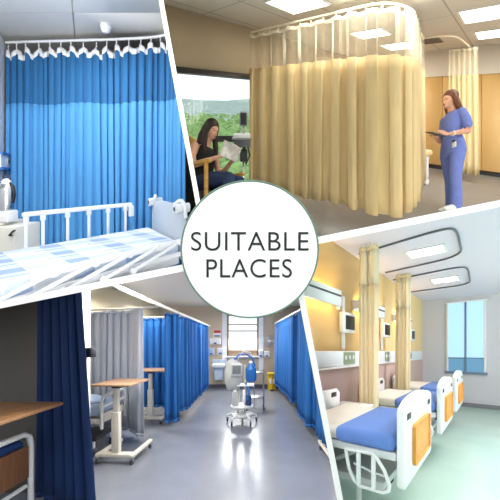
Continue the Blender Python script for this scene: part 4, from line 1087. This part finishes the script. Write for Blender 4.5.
# hanging cream curtains between the bed spaces
SCUR = mat('primrose_curtain_cloth', (254, 245, 218), .8, trans=.45); SNET = mat('primrose_curtain_net', (246, 236, 206), .8, alpha=.9)
def suite_curtain(p, label, seed, net):
    pa = [(p + .05, WQ + .19), (p - .04, WQ + .24), (p + .05, WQ + .30), (p - .04, WQ + .36), (p + .04, WQ + .42)]
    d = Drape(pa, .07, .016, seed, 2)
    t = thing('bedspace_curtain', label, 'curtain', (p, WQ + .3, .3), 'gathered cream curtains along the suite wall')
    d.sheet(H - .03, H - .08, H - .03, .3, 1).build('header_tape', SCUR, t, solid=.003)
    d.sheet(H - .08, net, H - .03, .3, 4).build('mesh_panel', SNET, t, solid=.002)
    d.sheet(net, .3, H - .03, .3, 8).build('fabric', SCUR, t, solid=.003)
    for i in range(5):
        c, _ = d.at(d.len * i / 4); MB().cyl((c.x, c.y, H - .05), (c.x, c.y, H - .001), .008, 6).build('hook', PLAST, t)
suite_curtain(3.68, 'gathered cream curtain beside the first bed, left of the middle wall light', 31, 2.25)
suite_curtain(5.45, 'gathered cream curtain with paler top standing farther along the yellow wall', 32, 2.15)

# beds
SHEETW = mat('white_sheet', (228, 224, 216), .85, noise=(5, .03)); BLANK = mat('cornflower_blue_cover', (100, 136, 208), .8, noise=(60, .04)); ORG = mat('orange_panel', (232, 158, 62), .45, noise=(3, .06))
def suite_bed(label):
    P0, QH, QF = 2.22, -1.47, -.545; Wd = 1.11
    t = thing('hospital_bed', label, 'bed', (P0 + Wd / 2, -1.0, 0), 'white beds with blue covers along the yellow wall')
    MB().box((P0 + .02, QH + .06, .655), (P0 + Wd - .02, QF - .015, .768), .045, 4).build('mattress', SHEETW, t)
    MB().box((P0 - .005, -1.02, .650), (P0 + Wd + .005, QF - .012, .782), .05, 4).build('blanket', BLANK, t)
    MB().box((P0 + .03, QH + .05, .585), (P0 + Wd - .03, QF - .01, .648), .01).build('side_frame', PLAST, t)
    MB().box((P0 + .12, QH + .15, .30), (P0 + Wd - .12, QF - .12, .36), .012).build('under_frame', GREYL, t)
    for a in (P0 + .2, P0 + Wd - .2):
        MB().tube([(a, QH + .25, .34), (a, QF - .3, .585)], .02, 8).build('lift_arm', GREYL, t)
    def board(q, th, pts, nm):
        mb = MB(); mb.prism([(a, q, z) for a, z in pts], (0, th, 0), .012); return mb.build(nm, PLAST, t)
    fp = [(P0, .42), (P0, .96)]
    for i in range(9):
        u = i / 8; fp.append((P0 + .02 + (Wd - .04) * u, .985 + .065 * math.sin(PI * u) ** .7))
    fp += [(P0 + Wd, .96), (P0 + Wd, .42), (P0 + Wd - .04, .39), (P0 + .04, .39)]
    fbb = board(QF, .05, fp, 'footboard')
    MB().box((P0 + .26, QF + .046, .50), (P0 + .90, QF + .062, .82), .03, 3).build('orange_inset', ORG, fbb)
    for a in (P0 + .09, P0 + Wd - .21): MB().box((a, QF + .04, .885), (a + .12, QF + .054, .935), .006).build('hand_slot', RUBBER, fbb)
    hp = [(P0 + .06, .60), (P0 + .06, .90), (P0 + .14, .955), (P0 + Wd - .14, .955), (P0 + Wd - .06, .90), (P0 + Wd - .06, .60)]
    hbb = board(QH - .0, .045, hp, 'headboard')
    for a in (P0 + .16, P0 + Wd - .30): MB().box((a, QH + .04, .865), (a + .13, QH + .052, .92), .006).build('hand_slot', BLACK, hbb)
    pr = P0 - .05; g = lambda a, b: RM.at_p(a, b, pr)
    gr = MB().tube([g(*v) for v in ((345.5, 449), (349, 468), (354, 480), (360, 486), (383, 492.5), (388.5, 491), (389.5, 485), (384, 470), (374, 453.5))], .014, 8, closed=False).build('guard_rail', PLAST, t)
    MB().tube([g(345.5, 449), g(374, 453.5)], .014, 8).build('top_bar', PLAST, gr)
    for a, b0_, b1_ in ((358.5, 451, 485), (373.5, 454, 489.5)): MB().tube([g(a, b0_), g(a, b1_)], .017, 8).build('rail_post', PLAST, gr)
    MB().tube([g(354, 463), g(372, 472), g(384, 476)], .010, 8).build('link_bar', GREYL, gr)
    for a in (P0 + .14, P0 + Wd - .14):
        for q in (QH + .2, QF - .32):
            lg = MB().tube([(a, q, .32), (a, q, .12)], .022, 8).build('leg', GREYL, t); caster(lg, (a, q, 0), None, .055)
    return t
b1 = suite_bed('largest white bed with blue cover, orange footboard panel and lowered guard rail')
dup(b1, (1.80, 0, 0), 'middle of three white beds with orange footboard panels')
dup(b1, (3.43, 0, 0), 'farthest of three white beds with orange footboard panels, nearest the window')
# bedside unit between the first bed and the curtain
t = thing('bedside_unit', 'low white-topped bedside unit between the largest bed and the cream curtain', 'cabinet', (3.47, -1.3, 0))
MB().box((3.365, WQ + .015, .72), (3.585, WQ + .40, .745), .006).build('top', WHITE, t)
MB().box((3.375, WQ + .02, .06), (3.575, WQ + .37, .718), .006).build('body', mat('grey_cabinet', (150, 150, 156), .5), t)
d = MB().box((3.385, WQ + .371, .46), (3.565, WQ + .385, .70), .004).build('drawer', PLAST, t)
MB().tube([(3.43, WQ + .39, .6), (3.43, WQ + .41, .6), (3.52, WQ + .41, .6), (3.52, WQ + .39, .6)], .005, 6).build('handle', STEEL, d)
# cream armchair whose edge shows at the frame
c0 = SUITE.at_w(523, 425, 0.0)
t = thing('armchair', 'cream armchair partly in view right of the window with two pale blue blinds', 'chair', c0)
ac = place((c0.x, c0.y, 0), 0)
CRV = mat('cream_vinyl', (240, 224, 186), .5)
mb = MB(); mb.loft([((0, .0, .40), (.12, 0, 0), (0, .15, 0)), ((0, .0, .46), (.19, 0, 0), (0, .24, 0)), ((.0, .0, .70), (.22, 0, 0), (0, .29, 0)), ((.02, .0, .93), (.20, 0, 0), (0, .30, 0)), ((.02, .0, .97), (.15, 0, 0), (0, .25, 0))], 20); mb.build('shell', CRV, t, xf=ac)
MB().box((-.26, -.2, .47), (-.14, .2, .58), .04, 3).build('cushion', CRV, t, xf=ac)
for a in (-.12, .12):
    for b in (-.14, .14): MB().tube([(a * 1.5, b * 1.5, 0), (a * .6, b * .6, .43)], .016, 8).build('leg', CHROME, t, xf=ac)

# ================================================================== trim every room against the partition walls
SIDES = {id(BLUE): (('wall_middle', (100, 150)), ('wall_upper', (100, 150))), id(CREAM): (('wall_middle', (350, 100)), ('wall_upper', (350, 100))),
         id(WARD): (('wall_middle', (150, 400)), ('wall_lower', (150, 400))), id(SUITE): (('wall_middle', (420, 350)), ('wall_lower', (420, 350)))}
bpy.context.view_layer.update()
for o in list(COL.objects):
    r = ROOM_OF.get(o.name)
    if o.type != 'MESH' or r is None: continue
    mw = o.matrix_world
    for nm, ref in SIDES[id(r)]:
        n = PLANES[nm].copy()
        if n.dot(Vector(((ref[0] - CX) / F, 1, (CY - ref[1]) / F))) < 0: n = -n
        off = HALF[nm] + .001
        if all(n.dot(mw @ v.co - EYE) >= off for v in o.data.vertices): continue
        if o.data.users > 1: o.data = o.data.copy()
        bm = bmesh.new(); bm.from_mesh(o.data)
        inv = mw.inverted(); co = inv @ (EYE + n * off); no = (inv.to_3x3() @ n).normalized()
        g = bm.verts[:] + bm.edges[:] + bm.faces[:]
        res = bmesh.ops.bisect_plane(bm, geom=g, plane_co=co, plane_no=no, clear_inner=True)
        eds = [e for e in res['geom_cut'] if isinstance(e, bmesh.types.BMEdge)]
        if not o.modifiers and len(eds) < 400:
            try: bmesh.ops.holes_fill(bm, edges=eds)
            except Exception: pass
        bm.to_mesh(o.data); bm.free()
for o in list(COL.objects):                               # parts wholly behind a partition are not there
    if o.type == 'MESH' and len(o.data.polygons) == 0 and not [x for x in COL.objects if x.parent == o]: bpy.data.objects.remove(o)

# ================================================================== light, sky, camera
wd = bpy.data.worlds.new('World'); SC.world = wd; wd.use_nodes = True
nt = wd.node_tree; bg = nt.nodes['Background']
tc = nt.nodes.new('ShaderNodeTexCoord'); sp = nt.nodes.new('ShaderNodeSeparateXYZ'); nt.links.new(tc.outputs['Generated'], sp.inputs['Vector'])
mr = nt.nodes.new('ShaderNodeMapRange'); mr.inputs['From Min'].default_value = -.1; mr.inputs['From Max'].default_value = .6
mr.inputs['To Min'].default_value = .35; mr.inputs['To Max'].default_value = 1.5
zz = nt.nodes.new('ShaderNodeMath'); zz.operation = 'MULTIPLY'; zz.inputs[1].default_value = .8; nt.links.new(sp.outputs['Z'], zz.inputs[0])
mxx = nt.nodes.new('ShaderNodeMath'); mxx.operation = 'MAXIMUM'; nt.links.new(sp.outputs['Y'], mxx.inputs[0]); nt.links.new(zz.outputs[0], mxx.inputs[1])
nt.links.new(mxx.outputs[0], mr.inputs['Value']); nt.links.new(mr.outputs['Result'], bg.inputs['Strength'])
bg.inputs['Color'].default_value = (.93, .97, 1.0, 1)

area('sign_fill', Vector((-.8, -.1, 2.6)), .3, 17, (1, 1, 1), (.62, 1, -.75))  # pair of added lights, unseen, whitening the sign and partition edges
area('sign_fill', Vector((.8, -.1, 2.6)), .3, 17, (1, 1, 1), (-.62, 1, -.75))
use(BLUE)
area('blue_room_fill', RM.W((-1.5, 2.3, 2.42)), .8, 11, (1, 1, 1), (.0, RM.k, -1))  # unseen fill added below the ceiling to brighten this room
area('blue_room_up_fill', RM.W((-1.45, 1.45, 1.95)), .7, 22, (1, 1, 1), (-.2, .9, .5))  # added fill out of view, aimed up at the curtain and ceiling
use(CREAM)
for p, q, e in ((3.6, -1.2, 60), (5.6, 0.2, 60), (6.4, -2.3, 40), (3.4, 1.0, 50)):
    area('cream_room_lamp', RM.W((p, q, 2.70)), 1.0, e * .62, (1, .965, .90), (0, RM.k, -1))
use(WARD)
for x, y, w_, e in ((-.2, 4.0, 2.6, 58), (-.2, 7.3, 2.66, 76), (-2.3, 5.4, 2.45, 48), (-2.4, 7.6, 2.6, 48), (-1.35, 3.15, 2.15, 46)):
    area('ward_fill', RM.W((x, y, w_)), .7, e, (1, .97, .92), (0, RM.k, -1))  # unseen fills added to lift the aisle, bays and grey curtain
area('ward_window_light', RM.W((-.25, 9.6, 1.9)), 1.0, 60, (.95, .98, 1), (0, -1, -.35))
use(SUITE)
for p, q, w_, e in ((3.2, .1, 2.25, 44), (5.6, .3, 2.62, 80), (5.0, 2.4, 2.6, 110)):
    area('suite_lamp', RM.W((p, q, w_)), .9, e * .62, (1, .95, 1), (0, RM.k, -1))
area('suite_window_light', RM.W((6.2, 4.2, 1.5)), 1.6, 70, (.92, .97, 1), (-.75, .661, -.15))
cam = bpy.data.cameras.new('Camera'); cam.sensor_width = 36.0; cam.lens = F / 500.0 * 36.0; cam.clip_start = .05; cam.clip_end = 2000
co = bpy.data.objects.new('Camera', cam); COL.objects.link(co); co.location = EYE; co.rotation_euler = (PI / 2, 0, 0); SC.camera = co
SC.view_settings.view_transform = 'Standard'; SC.view_settings.look = 'None'; SC.view_settings.exposure = 0.0; SC.view_settings.gamma = 1.0
SC.view_settings.use_curve_mapping = False
